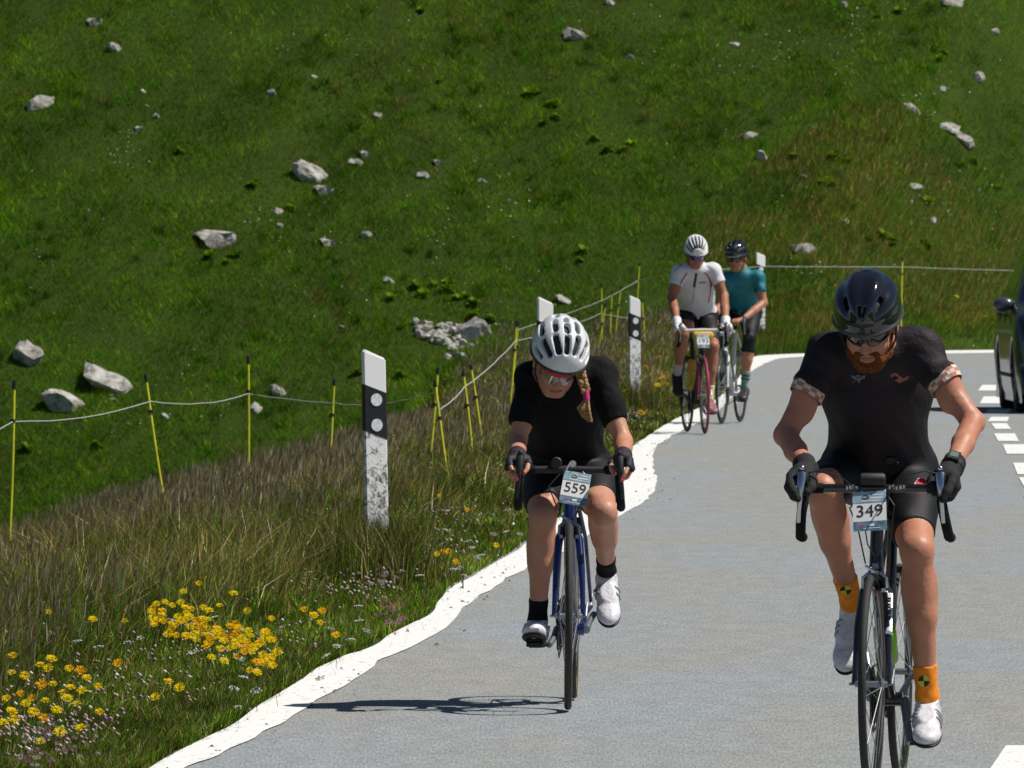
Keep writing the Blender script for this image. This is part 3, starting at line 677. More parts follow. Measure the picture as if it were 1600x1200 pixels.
# ================================================================== LEAFY PLANTS on the hill
M_leaf = attr_mat('dock leaves', .7, .35)
def leaf_plant(seed, n, size):
    r = random.Random(seed); mb = MB()
    for k in range(n):
        an = r.random() * 6.28; el = r.uniform(.3, 1.2); L = size * r.uniform(.5, 1); w = L * .34; d = np.array([math.cos(an) * math.cos(el), math.sin(an) * math.cos(el), math.sin(el)]); sd_ = np.array([-math.sin(an), math.cos(an), 0]); b = np.array([math.cos(an), math.sin(an), 0]) * size * .12 * r.random()
        up = np.array([0, 0, 1.])
        V = [b, b + d * L * .35 + sd_ * w, b + d * L * .4 - up * w * .25, b + d * L * .35 - sd_ * w, b + d * L * .8 + sd_ * w * .7 - up * L * .1, b + d * L * .8 - up * L * .18, b + d * L * .8 - sd_ * w * .7 - up * L * .1, b + d * L * 1.05 - up * L * .25]
        mb.add(V, [(0, 1, 2), (0, 2, 3), (1, 4, 5, 2), (2, 5, 6, 3), (4, 7, 5), (5, 7, 6)])
    me = mb.mesh('leaf_plant', False); nv = len(me.vertices); base = np.repeat(palette(nv // 8, [(.18, .30, .012), (.12, .23, .010), (.25, .34, .02)], [3, 2, 1.], .2), 8, 0); set_col(me, base); me.materials.append(M_leaf); return me
lp = [leaf_plant(k, 26, .13) for k in range(5)]
PL = [(830, 150), (845, 147), (862, 168), (870, 188), (852, 196), (928, 222), (950, 238), (975, 240), (986, 228), (1290, 290), (1302, 294), (1322, 255), (1305, 247), (1240, 249), (1378, 372), (1395, 378), (1448, 385), (1450, 320), (660, 20), (648, 452), (662, 463), (678, 448), (700, 458), (716, 468), (730, 465), (742, 475), (745, 495), (768, 500), (610, 470), (628, 515), (700, 446), (355, 412), (368, 405), (330, 405), (560, 588), (625, 590), (905, 410), (910, 395), (1475, 85), (1470, 95), (1360, 378), (1500, 262), (1520, 255), (1560, 300), (398, 293), (455, 328), (1372, 30), (1405, 20), (280, 240), (690, 130), (150, 700), (40, 705)]
for (px, py) in PL:
    x, y, z = hit(px, py, 140, 195); o = link('leafy_plant', lp[(px + py) % 5]); s_ = R_.uniform(.7, 1.35); o.location = (x, y, z + .02); o.rotation_euler = (.45, 0, R_.random() * 6); o.scale = (s_ * 1.1, s_, s_)
    where = ('upper' if py < 200 else 'middle' if py < 420 else 'lower') + ' ' + ('left' if px < 500 else 'central' if px < 1050 else 'right')
    tag(o, 'low broad leaved plant in the turf of the %s part of the hillside' % where, 'plant', 'leafy plants on the %s hillside' % where)
# leafy weeds at the verge edge
for (px, py) in [(1060, 0)]: pass

# ================================================================== DELINEATOR POSTS
M_postw = mat('white plastic post', (.90, .90, .90), .45)
def post_grass_shade():  # lower post: dark noise blotches paint grass shadows into the white
    m = mat('white post base with painted grass shadows', (.72, .72, .72), .6); n = m.node_tree.nodes; l = m.node_tree.links; b = n['Principled BSDF']
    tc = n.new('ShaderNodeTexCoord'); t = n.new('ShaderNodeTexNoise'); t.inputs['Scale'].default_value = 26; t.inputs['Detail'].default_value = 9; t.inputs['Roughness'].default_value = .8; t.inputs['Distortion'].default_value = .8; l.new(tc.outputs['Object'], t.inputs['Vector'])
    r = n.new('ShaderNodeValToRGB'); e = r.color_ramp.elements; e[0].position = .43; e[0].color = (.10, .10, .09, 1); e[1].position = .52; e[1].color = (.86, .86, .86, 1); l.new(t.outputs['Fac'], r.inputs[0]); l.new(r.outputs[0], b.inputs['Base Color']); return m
M_postshade = post_grass_shade(); M_black = mat('black plastic', (.012, .012, .013), .4); M_refl = mat('glass reflector', (.75, .77, .80), .25, noise=.25, nscale=160, coat=1.)
def make_post():
    root = empty('delineator_post', (0, 0, 0))
    w, d = .064, .035
    prof = [(-w, -.012), (-w + .008, -.022), (w - .008, -.022), (w, -.012), (w * .8, d * .7), (w * .3, d), (-w * .3, d), (-w * .8, d * .7)]
    def seg(zl0, zr0, zl1, zr1, grow=0.):
        V = []
        for (za, zb) in ((zl0, zr0), (zl1, zr1)):
            for (x, y) in prof:
                t = (x + w) / (2 * w); V.append((x * (1 + grow / w), y * (1 + grow / .022) if y < 0 else y + grow, za + (zb - za) * t))
        n_ = len(prof); F = [(i, (i + 1) % n_, n_ + (i + 1) % n_, n_ + i) for i in range(n_)] + [tuple(range(n_))[::-1], tuple(range(n_, 2 * n_))]
        return MB().add(V, F)
    seg(-.25, -.25, .75, .70).obj('post_base', M_postshade, root, smooth=False)
    seg(.75, .70, .98, .93, .002).obj('black_band', M_black, root, smooth=False)
    top = seg(.98, .93, 1.135, 1.085); top.V.append(top.V[0][:0]);
    seg(.98, .93, 1.14, 1.092).obj('post_cap', M_postw, root, smooth=False)
    c = MB(); V = []
    for (sx_, dz) in ((1., 1.14), (.86, 1.152)):
        for (x, y) in prof:
            t = (x + w) / (2 * w); V.append((x * sx_, y * sx_, dz - .048 * t))
    n_ = len(prof); c.add(V, [(i, (i + 1) % n_, n_ + (i + 1) % n_, n_ + i) for i in range(n_)] + [tuple(range(n_, 2 * n_))]).obj('rounded_top', M_postw, root, smooth=False)
    for z in (.900, .775):
        MB().disc((.002, -.026, z), .031, n=24, th=.006).obj('reflector', M_refl, root)
    return root
post0 = make_post()
def dup(root, loc, label, group=None, rz=.48):
    r = root.copy(); COL.objects.link(r); r.location = loc; r.rotation_euler = (0, 0, rz); r['label'] = label
    for ch in root.children:
        c = ch.copy(); COL.objects.link(c); c.parent = r
        for g_ in ch.children:
            d = g_.copy(); COL.objects.link(d); d.parent = c
    return r
def place(px, s): return (px - 800) / s, FPX / s
G_ = 'white roadside delineator posts'
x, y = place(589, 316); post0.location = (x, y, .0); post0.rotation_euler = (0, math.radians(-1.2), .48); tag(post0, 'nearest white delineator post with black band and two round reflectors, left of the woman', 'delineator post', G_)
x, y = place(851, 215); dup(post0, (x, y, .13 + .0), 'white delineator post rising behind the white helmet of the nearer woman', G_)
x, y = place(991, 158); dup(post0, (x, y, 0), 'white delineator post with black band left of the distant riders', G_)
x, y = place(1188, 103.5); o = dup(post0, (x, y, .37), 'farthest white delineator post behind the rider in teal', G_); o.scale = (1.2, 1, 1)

# tall grass growing up around the foot of each post
for (px_, s_, n_, lab) in [(589, 316, 2600, 'tall grass around the foot of the nearest white post'), (851, 215, 500, 'tall grass around the foot of the post behind the woman'), (991, 158, 700, 'tall grass around the foot of the banded far post'), (1188, 103.5, 400, 'grass around the foot of the farthest post')]:
    cx_, cy_ = place(px_, s_); X = cx_ + rng.normal(0, .13, n_); Y = cy_ - .06 - np.abs(rng.normal(0, .7 if s_ > 120 else .15, n_)); X = X - (.25 if s_ < 120 else 0) * 0; N = n_
    C = palette(N, [(.20, .155, .06), (.105, .155, .014), (.06, .105, .010), (.30, .24, .12)], [3, 4, 2, 1.4], .4); k_ = max(1, 160 / s_)
    me = blades('post_grass', X, Y, (.20 + .22 * rng.random(N) ** 1.3) * (1 if s_ > 120 else .6), (.004 + .003 * rng.random(N)) * k_, .15 + .5 * rng.random(N), rng.random(N) * 6.28, C * .8, seg=2, facing=rng.normal(0, .8, N))
    tag(link('post_grass', me, M_grass), lab, 'grass', kind='stuff')

# ================================================================== FENCE
M_yel = mat('yellow plastic fence stake', (.72, .70, .03), .5, noise=.12, nscale=12); M_wire = mat('white fence cord', (.42, .42, .40), .7)
FP = [(22, 600, 13, 838, 250, 'first yellow fence stake at the left edge of the picture'), (228, 590, 263, 815, 232, 'second fence stake, leaning, next along the wire'),
      (388, 562, 388, 722, 215, 'third fence stake, upright left of the nearest white post'), (522, 598, 514, 722, 218, 'fourth fence stake just left of the nearest white post'),
      (684, 580, 668, 745, 226, 'fence stake leaning right, crossing its neighbour right of the white post'), (680, 600, 703, 775, 232, 'fence stake leaning left, crossing its neighbour right of the white post'),
      (724, 584, 739, 735, 216, 'third stake right of the nearest white post, cord tied to it'), (736, 574, 756, 710, 204, 'thin leaning stake farther back beside the tied one'),
      (807, 506, 794, 660, 178, 'fence stake standing by the left shoulder of the woman'), (810, 507, 806, 560, 150, 'short stake seen just behind the stake by the shoulder of the woman'),
      (940, 447, 941, 500, 112, 'leftmost stake of the far group right of the white helmet'), (946, 478, 936, 540, 122, 'leaning stake of the far group right of the white helmet'), (956, 458, 953, 520, 116, 'middle stake of the far group left of the banded post'),
      (970, 450, 963, 520, 115, 'right stake of the far group left of the banded post'), (999, 413, 995, 470, 109, 'tallest stake just behind the banded far post'), (1003, 470, 1008, 530, 120, 'leaning stake just right of the banded far post'),
      (1410, 404, 1409, 460, 104, 'lone stake on the far fence above the black helmet')]
def at(px, py, s): return np.array([(px - 800) / s, FPX / s, CAMZ - (py - HY) / s])
for (x1, y1, x2, y2, s, lab) in FP:
    T = at(x1, y1, s); B = at(x2, y2, s); d = (B - T); d /= abs(d[2]); gz_ = tz(B[0], B[1]); B = T + d * (T[2] - gz_ + .1)
    root = empty('fence_stake', tuple(B), 0, lab, 'fence stake', 'yellow electric fence stakes'); T = T - B; L = np.linalg.norm(T)
    bend = np.array([.012, 0, 0]) * R_.uniform(-1, 1); P = [T * t + bend * math.sin(3.14 * t) for t in np.linspace(0, 1, 7)]
    k = max(.0085, .95 / s); 
    MB().tube(P, k, 8).obj('stake', M_yel, root); MB().tube([T * .975, T * 1.0, T * (1 + .025 / L)], [k * 1.4, k * 1.5, k * 1.2], 8).obj('stake_cap', M_black, root)
    q_ = T * (1 - .24 / L); MB().tube([q_, q_ + T * .02 / L], k * 1.9, 8).tube([q_, q_ + np.array([.02, -.01, .01]) * (1 if x1 % 2 else -1)], k * .7, 6).obj('insulator', M_black, root)
def cord(pts, lab, sag=.03):
    P = [at(*p) for p in pts]; Q = []
    for a, b in zip(P[:-1], P[1:]):
        L = np.linalg.norm(b - a)
        for t in np.linspace(0, 1, 9)[:-1]: Q.append(a * (1 - t) + b * t - np.array([0, 0, 4 * t * (1 - t) * sag * min(1, L / 8)]))
    Q.append(P[-1]); Q = np.array(Q); Q += np.random.default_rng(2).normal(0, .002, Q.shape) * [1, 0, 1]
    o = MB().tube(Q, [.0040 * max(1, q[1] / 160) for q in Q], 5).obj('electric_fence', M_wire); return tag(o, lab, 'fence line', 'white electric fence lines')
cord([(-900, 900, 350), (-500, 790, 305), (-160, 715, 275), (20, 659, 250), (235, 627, 232), (388, 615, 215), (519, 630, 218), (590, 631, 222), (684, 613, 226)], 'white cord strung along the near stakes at the left', .06)
cord([(688, 640, 231), (726, 605, 216), (806, 533, 178), (870, 512, 150), (938, 490, 122), (985, 497, 120), (1008, 500, 120)], 'white cord climbing from the crossed stakes toward the far group', .02)
cord([(808, 516, 150), (940, 470, 112), (998, 438, 109), (1050, 427, 112), (1120, 421, 108), (1190, 416, 105), (1410, 417, 104), (1590, 423, 103), (1750, 428, 102)], 'thin white cord crossing the foot of the slope behind the riders', .01)
# ================================================================== implicit-surface modelling (bodies, clothes, helmets)
class Field:
    def __init__(s, lo, hi, h):
        s.lo = np.array(lo, float); s.h = h; s.n = np.ceil((np.array(hi, float) - s.lo) / h).astype(int) + 1
        s.A = np.full(s.n, 1.0, np.float32); s.ax = [s.lo[i] + h * np.arange(s.n[i]) for i in range(3)]
    def sub(s, lo, hi):
        a = np.clip(np.floor((np.array(lo) - s.lo) / s.h).astype(int), 0, s.n); b = np.clip(np.ceil((np.array(hi) - s.lo) / s.h).astype(int) + 1, 0, s.n)
        sl = tuple(slice(a[i], b[i]) for i in range(3))
        X = s.ax[0][sl[0]][:, None, None]; Y = s.ax[1][sl[1]][None, :, None]; Z = s.ax[2][sl[2]][None, None, :]
        return sl, X, Y, Z
    def add(s, prims, grow=0., k=.015, cut=None, op='u'):
        """prims: ('c',a,b,r1,r2[,k]) round cone, ('e',centre,radii,R[,k]) ellipsoid; cut: list of (point, normal) keeps the side the normal points away from"""
        for p in prims:
            if p[0] == 'c':
                a, b = np.array(p[1], float), np.array(p[2], float); r1, r2 = p[3] + grow, p[4] + grow; kk = p[5] if len(p) > 5 else k
                m = max(r1, r2) + kk + 3 * s.h; sl, X, Y, Z = s.sub(np.minimum(a, b) - m, np.maximum(a, b) + m)
                d = b - a; L = d.dot(d) + 1e-12; t = np.clip(((X - a[0]) * d[0] + (Y - a[1]) * d[1] + (Z - a[2]) * d[2]) / L, 0, 1)
                D = np.sqrt((X - a[0] - t * d[0]) ** 2 + (Y - a[1] - t * d[1]) ** 2 + (Z - a[2] - t * d[2]) ** 2) - (r1 + t * (r2 - r1))
            else:
                c = np.array(p[1], float); rad = np.array(p[2], float) + grow; R = np.eye(3) if p[3] is None else np.array(p[3], float); kk = p[4] if len(p) > 4 else k
                m = rad.max() + kk + 3 * s.h; sl, X, Y, Z = s.sub(c - m, c + m); X = X - c[0]; Y = Y - c[1]; Z = Z - c[2]
                q = [R[i][0] * X + R[i][1] * Y + R[i][2] * Z for i in range(3)]
                k0 = np.sqrt(sum((q[i] / rad[i]) ** 2 for i in range(3))); k1 = np.sqrt(sum((q[i] / rad[i] ** 2) ** 2 for i in range(3))) + 1e-9
                D = k0 * (k0 - 1) / k1; D = np.where(k0 < 1e-3, -rad.min(), D); X = X + c[0]; Y = Y + c[1]; Z = Z + c[2]
            if cut is not None:
                for (pt, nv) in cut:
                    nv = np.array(nv, float); nv = nv / np.linalg.norm(nv); D = np.maximum(D, (X - pt[0]) * nv[0] + (Y - pt[1]) * nv[1] + (Z - pt[2]) * nv[2])
            A = s.A[sl]
            if op == 'u':
                hh = np.clip(.5 + .5 * (A - D) / kk, 0, 1); s.A[sl] = A * (1 - hh) + D * hh - kk * hh * (1 - hh)
            elif op == 's':
                s.A[sl] = np.maximum(A, -D)
        return s
    def clip(s, pt, nv):
        nv = np.array(nv, float); nv /= np.linalg.norm(nv); sl, X, Y, Z = s.sub(s.lo, s.lo + s.h * s.n)
        s.A = np.maximum(s.A, ((X - pt[0]) * nv[0] + (Y - pt[1]) * nv[1] + (Z - pt[2]) * nv[2])).astype(np.float32); return s
    def sample(s, P):
        f = (P - s.lo) / s.h; f = np.clip(f, 0, s.n - 1.001); i = f.astype(int); t = f - i; r = 0
        for c in range(8):
            o = np.array([(c >> k) & 1 for k in range(3)]); w = np.prod(np.where(o, t, 1 - t), axis=1); r = r + w * s.A[i[:, 0] + o[0], i[:, 1] + o[1], i[:, 2] + o[2]]
        return r
    def nets(s, smooth=1):
        F = s.A; n = F.shape; neg = F < 0
        cnt = np.zeros([k - 1 for k in n], np.int8)
        for c in range(8):
            o = [(c >> k) & 1 for k in range(3)]; cnt += neg[o[0]:n[0] - 1 + o[0], o[1]:n[1] - 1 + o[1], o[2]:n[2] - 1 + o[2]]
        act = (cnt > 0) & (cnt < 8); I = np.argwhere(act); idx = np.full(act.shape, -1, np.int64); idx[act] = np.arange(len(I))
        P = np.zeros((len(I), 3)); W = np.zeros(len(I))
        for ax in range(3):
            for c in range(4):
                o = [0, 0, 0]; oth = [k for k in range(3) if k != ax]; o[oth[0]] = c & 1; o[oth[1]] = (c >> 1) & 1; o = np.array(o); e = np.zeros(3, int); e[ax] = 1
                a = I + o; b = a + e; va = F[a[:, 0], a[:, 1], a[:, 2]]; vb = F[b[:, 0], b[:, 1], b[:, 2]]; m = (va < 0) != (vb < 0)
                t = np.where(m, va / np.where(m, va - vb, 1), 0); P += m[:, None] * (o + t[:, None] * e); W += m
        V = (I + P / W[:, None]) * s.h + s.lo
        Q = []
        for ax in range(3):
            o1, o2 = [k for k in range(3) if k != ax]
            A0 = np.moveaxis(neg, (ax, o1, o2), (0, 1, 2)); dif = A0[:-1, 1:-1, 1:-1] != A0[1:, 1:-1, 1:-1]; J = np.argwhere(dif); J[:, 1:] += 1
            ins = A0[J[:, 0], J[:, 1], J[:, 2]]
            Ix = np.moveaxis(idx, (ax, o1, o2), (0, 1, 2)); q = np.stack([Ix[J[:, 0], J[:, 1] - 1, J[:, 2] - 1], Ix[J[:, 0], J[:, 1], J[:, 2] - 1], Ix[J[:, 0], J[:, 1], J[:, 2]], Ix[J[:, 0], J[:, 1] - 1, J[:, 2]]], 1)
            flip = ins if ax != 1 else ~ins
            q = np.where(flip[:, None], q, q[:, ::-1]); Q.append(q[(q >= 0).all(1)])
        Q = np.concatenate(Q)
        for _ in range(smooth):
            S_ = np.zeros_like(V); Wt = np.zeros(len(V))
            for i in range(4):
                a = Q[:, i]; b = Q[:, (i + 1) % 4]
                for k in range(3): S_[:, k] += np.bincount(a, V[b, k], len(V)) + np.bincount(b, V[a, k], len(V))
                Wt += np.bincount(a, minlength=len(V)) + np.bincount(b, minlength=len(V))
            V = V * .5 + .5 * S_ / np.maximum(Wt, 1)[:, None]
        return V, Q
    def normals(s, P):
        e = s.h; g = np.stack([s.sample(P + np.eye(3)[k] * e) - s.sample(P - np.eye(3)[k] * e) for k in range(3)], 1); return g / (np.linalg.norm(g, axis=1)[:, None] + 1e-9)
def field_obj(name, F, m, parent, smooth=1, M=None, t=None, wrinkle=0., wsc=18.):
    V, Q = F.nets(smooth)
    if wrinkle:
        N = F.normals(V); w = fbm(V[:, 0] + V[:, 2] * .6, V[:, 1] + V[:, 2], wsc, 5, 2) - .5; V = V + N * np.maximum(w * wrinkle + wrinkle * .12, -.0015)[:, None]
    if M is not None: V = V @ np.array(M).T + np.array(t)
    return link(name, mesh_from(name, V, quads=Q), m, parent)
def decal(name, F, pts2, faces, d, m, parent, off=.0012, start=.4):
    """drops a flat patch onto a field's surface along direction d; pts2 are 3-D points on a plane before the surface"""
    P = np.array(pts2, float); d = np.array(d, float) / np.linalg.norm(d); Q = P - d * start; alive = np.ones(len(P), bool)
    for _ in range(400):
        v = F.sample(Q); st = np.clip(v, .0008, .02); alive &= v > .0003
        if not alive.any(): break
        Q[alive] += d * st[alive][:, None]
        alive &= ((Q - P) @ d) < start
    Q -= d * off
    return link(name, mesh_from(name, Q, faces, smooth=False), m, parent)
def patch(c, u, v, w, h, nx=4, ny=4, shape=None):
    c, u, v = np.array(c, float), np.array(u, float), np.array(v, float); V = []; Fc = []
    for j in range(ny + 1):
        for i in range(nx + 1): V.append(c + u * (i / nx - .5) * w + v * (j / ny - .5) * h)
    for j in range(ny):
        for i in range(nx):
            if shape is None or shape((i + .5) / nx, (j + .5) / ny): Fc.append((j * (nx + 1) + i, j * (nx + 1) + i + 1, (j + 1) * (nx + 1) + i + 1, (j + 1) * (nx + 1) + i))
    return V, Fc

def basis(f, up=(0, 0, 1)):
    f = np.array(f, float); f /= np.linalg.norm(f); r = np.cross(f, up); r /= np.linalg.norm(r); u = np.cross(r, f); return r, f, u
def ik(a, b, l1, l2, pole):
    a, b, pole = np.array(a, float), np.array(b, float), np.array(pole, float); d = b - a; L = np.linalg.norm(d); L2 = min(L, l1 + l2 - .004); dn = d / L
    x = (L2 * L2 + l1 * l1 - l2 * l2) / (2 * L2); x = x * L / L2; h = math.sqrt(max(l1 * l1 - (x * L2 / L) ** 2, 0)); p = pole - dn * pole.dot(dn); p /= np.linalg.norm(p); return a + dn * x + p * h

# ------------------------------------------------------------------ shared materials
def skin_mat(name, c):
    m = mat(name, c, .48, nscale=11, bump=.2, bscale=60, spec=.4, detail=6, col2=(c[0] * .92, c[1] * .80, c[2] * .78)); b = m.node_tree.nodes['Principled BSDF']
    b.inputs['Subsurface Weight'].default_value = .12; b.inputs['Subsurface Radius'].default_value = (.02, .007, .004); b.inputs['Subsurface Scale'].default_value = .4; return m
M_rubber = mat('tyre rubber', (.022, .022, .023), .75, noise=.2, nscale=60)
M_tan = mat('tan sidewall', (.30, .21, .10), .7)
M_carbon = mat('black carbon', (.010, .010, .011), .22, coat=.6, spec=.6)
M_matt = mat('matt black', (.014, .014, .015), .6)
M_tape = mat('bar tape', (.008, .008, .009), .85, spec=.2, bump=.4, bscale=200)
M_steel = mat('polished steel', (.62, .63, .66), .22, metal=1.)
M_alu = mat('grey aluminium', (.30, .32, .35), .42, metal=.85)
M_chain = mat('oily chain', (.10, .095, .085), .45, metal=.8)
M_spoke = mat('spoke steel', (.42, .42, .44), .35, metal=.9)
M_white = mat('gloss white paint', (.78, .78, .78), .25, coat=.5)
M_blue = mat('metallic blue paint', (.008, .018, .11), .22, metal=.2, coat=1.)
M_red = mat('deep red paint', (.28, .012, .035), .25, coat=1.)
M_redtyre = mat('red tyre', (.26, .02, .05), .6)
M_cardw = mat('white card', (.80, .80, .78), .6)
M_cardb = mat('blue mountain print', (.16, .29, .38), .55, noise=.45, nscale=42, col2=(.42, .55, .62))
M_cardd = mat('dark blue print', (.05, .12, .19), .55, noise=.4, nscale=50, col2=(.16, .28, .36))
M_ink = mat('black ink', (.012, .012, .015), .7); M_pink = mat('pink print', (.45, .06, .25), .6)
M_ored = mat('orange marking', (.62, .12, .03), .55)

def text_mesh(txt, size, name='number'):
    cu = bpy.data.curves.new('tmp', 'FONT'); cu.body = txt; cu.size = size; cu.align_x = 'CENTER'; cu.align_y = 'CENTER'; cu.extrude = .0004; cu.offset = .0
    o = bpy.data.objects.new('tmp', cu); COL.objects.link(o); dg = bpy.context.evaluated_depsgraph_get(); dg.update(); me = bpy.data.meshes.new_from_object(o.evaluated_get(dg)); me.name = name
    bpy.data.objects.remove(o); return me

# ------------------------------------------------------------------ bicycle (front wheel touches the ground at the origin; it faces -y)
WB = .985; RW = .337
BB = np.array([0, .575, .268]); RA = np.array([0, WB, RW]); FA = np.array([0, 0, RW])
def bicycle(name, loc, yaw, steer, cfg, label):
    root = empty(name, loc, -yaw, label, 'bicycle', 'race bicycles')
    sx, cx = math.sin(steer), math.cos(steer)
    ax0 = np.array([0, .043, .323]); axd = np.array([0, .292, .956]); lower = ax0 + axd * .372; upper = lower + axd * (cfg['bar_z'] - lower[2] - .035) / .956
    K = Matrix.Rotation(steer, 3, Vector(axd)); K = np.array(K)
    def st(P): return (np.array(P, float) - ax0) @ K.T + ax0       # turns a point with the handlebar
    barc = upper + axd * .03 + np.array([0, -.098, .012]); barc[2] = cfg['bar_z']
    fm, fkm = cfg['frame'], cfg['fork']; w = cfg['bar_w'] / 2
    seat = BB + np.array([0, .205, cfg.get('saddle', .70) - .02]); stt = BB + (seat - BB) * .80
    # frame
    f = MB(); ov = ([1, 0, 0], .8)
    f.tube([lower + axd * -.005, upper], [.021, .019], 14); f.tube([lower + axd * .035, BB + [0, -.01, .02]], [.021, .024], 14)
    f.tube([upper - axd * .03, stt - [0, 0, .02]], [.017, .014], 12); f.tube([BB, stt], [.018, .0155], 12); f.tube([BB - [.045, 0, 0], BB + [.045, 0, 0]], .022, 14)
    for s in (-1, 1):
        f.tube([BB + [s * .03, .03, -.01], RA + [s * .045, -.20, -.02], RA + [s * .062, -.02, 0]], [.012, .010, .009], 8)
        f.tube([stt + [s * .012, .01, -.03], stt + [s * .045, .10, -.19], RA + [s * .062, -.01, .02]], [.009, .008, .007], 8)
    f.obj('frame', fm, root)
    MB().tube([stt - [0, .004, .02], seat + [0, .004, -.015]], .0136, 12).obj('seatpost', cfg.get('post', M_carbon), root)
    # saddle
    V = []; n = 12
    for (y, hw, z, th) in [(-.135, .014, -.002, .014), (-.11, .019, .003, .020), (-.04, .026, .004, .022), (.03, .045, .002, .024), (.09, .068, .004, .026), (.13, .070, .010, .020), (.15, .050, .012, .010)]:
        for k in range(n):
            a = 2 * math.pi * k / n; V.append((hw * math.cos(a), y, z + th * (math.sin(a) * (.5 if math.sin(a) > 0 else 1))))
    F_ = [(i * n + k, i * n + (k + 1) % n, (i + 1) * n + (k + 1) % n, (i + 1) * n + k) for i in range(6) for k in range(n)] + [tuple(range(n)), tuple(6 * n + k for k in range(n))[::-1]]
    sa = MB().add(np.array(V) + seat + [0, .01, .022], F_).obj('saddle', M_matt, root)
    MB().tube([seat + [-.02, -.1, .012], seat + [-.02, 0, -.008], seat + [-.02, .09, .01]], .0035, 6).tube([seat + [.02, -.1, .012], seat + [.02, 0, -.008], seat + [.02, .09, .01]], .0035, 6).obj('saddle_rails', M_alu, sa)
    # fork
    f = MB(); f.tube([st(lower - [0, 0, .0]), st(lower - axd * .03)], [.022, .026], 12)
    for s in (-1, 1):
        f.tube([st(lower + [s * .012, 0, -.022]), st(lower + [s * .036, -.008, -.07]), st(FA + [s * .045, .045, .17]), st(FA + [s * .051, .012, .03]), st(FA + [s * .052, 0, 0])], [.017, .0155, .0125, .009, .009], 10)
    fk = f.obj('fork', fkm, root)
    if cfg.get('fork_decal'):
        V = [st(lower + [.058, -.012, -.10]), st(lower + [.070, -.0, -.10]), st(FA + [.072, .04, .17]), st(FA + [.060, .028, .17])]
        V = [np.array(v) for v in V]
        md = MB()
        a0 = np.array(st(lower + [.044, -.026, -.075])); a1 = np.array(st(FA + [.050, .028, .155])); e = (a1 - a0); sd_ = np.array([.0075, -.0008, 0])
        md.tube([a0, a1], .0105, 10, flat=([0, 1, 0], .45)).obj('decal', M_white, fk)
        for k in range(4):
            c = a0 + e * (.22 + .16 * k); MB().box(c + [0, -.0052, 0], (.0045, .0008, .010)).box(c + [0, -.0052, .014], (.006, .0008, .003)).obj('letter_mark', M_ink, fk)
    # wheels
    def wheel(nm, c, front):
        T = (lambda P: st(P)) if front else (lambda P: np.array(P, float))
        wr = empty(nm, (0, 0, 0)); wr.parent = root; n = 56
        def lat(prof, nn=n):
            m = MB().lathe(prof, c, 'x', nn); m.V = [np.array([T(p) for p in v]) if front else v for v in m.V]; return m
        tr = [(.0125 * math.cos(a), RW - .0125 + .0125 * math.sin(a)) for a in np.linspace(0, 2 * math.pi, 13)[:-1]]
        lat(tr).obj('tyre', cfg.get('tyre_f', M_rubber) if front else M_rubber, wr)
        if cfg.get('tan'):
            for s in (-1, 1): lat([(s * .0115, RW - .019), (s * .0134, RW - .014), (s * .0125, RW - .008), (s * .0105, RW - .012)]).obj('sidewall', M_tan, wr)
        dp = cfg.get('rim', .026)
        lat([(-.0095, RW - .022), (.0095, RW - .022), (.0105, RW - .030), (.004, RW - .022 - dp), (-.004, RW - .022 - dp), (-.0105, RW - .030)]).obj('rim', cfg.get('rim_m', M_carbon), wr)
        hb = MB().lathe([(-.05, .009), (-.04, .010), (-.034, .019), (-.030, .019), (-.026, .010), (.026, .010), (.030, .019), (.034, .019), (.04, .010), (.05, .009), (.05, .003), (-.05, .003)], c, 'x', 20)
        hb.tube([c + [-.068, 0, 0], c + [.062, 0, 0]], .0045, 8).tube([c + [.062, 0, 0], c + [.066, .03, .045]], [.005, .004], 8); hb.V = [np.array([T(p) for p in v]) for v in hb.V]; hb.obj('hub', M_alu, wr)
        for k in range(cfg.get('spokes', 20)):
            a = 2 * math.pi * k / cfg.get('spokes', 20) + (.1 if front else .3); s = -1 if k % 2 else 1; a2 = a + (.35 if (k // 2) % 2 else -.35)
            p0 = c + np.array([s * .032, math.cos(a2) * .018, math.sin(a2) * .018]); p1 = c + np.array([0, math.cos(a) * (RW - .024 - dp), math.sin(a) * (RW - .024 - dp)])
            MB().tube([T(p0), T(p1)], .0011 * cfg.get('spoke_r', 1.), 4).obj('spoke', M_spoke, wr, smooth=False)
        return wr
    wheel('front_wheel', FA, True); rw = wheel('rear_wheel', RA, False)
    MB().lathe([(-.052, .012), (-.052, .030), (-.047, .031), (-.045, .036), (-.040, .037), (-.036, .045), (-.032, .045), (-.032, .012)], RA, 'x', 28).obj('cassette', M_chain, rw)
    # handlebar
    R0 = lambda P: np.array([st(p) for p in P])
    hb = MB(); hb.tube(R0([barc + [-w + .02, 0, 0], barc + [-.05, 0, 0], barc, barc + [.05, 0, 0], barc + [w - .02, 0, 0]]), [.0125, .0135, .0158, .0135, .0125], 12)
    hbo = hb.obj('handlebar', cfg.get('bar_m', M_carbon), root); grips = {}
    for s in (-1, 1):
        d = MB(); dp_ = cfg.get('drop', .135); fl = cfg.get('flare', .008)
        P = [barc + [s * (w - .05), 0, 0], barc + [s * (w - .015), -.008, 0], barc + [s * w, -.03, -.002], barc + [s * w, -.07, -.012], barc + [s * w, -.095, -.04], barc + [s * (w + fl * .4), -.092, -.075], barc + [s * (w + fl * .7), -.065, -.11], barc + [s * (w + fl), -.02, -dp_ + .004], barc + [s * (w + fl), .045, -dp_]]
        d.tube(R0(P), .0158, 12).obj('bar_tape', M_tape, hbo)
        g = barc + [s * w, -.085, .008]
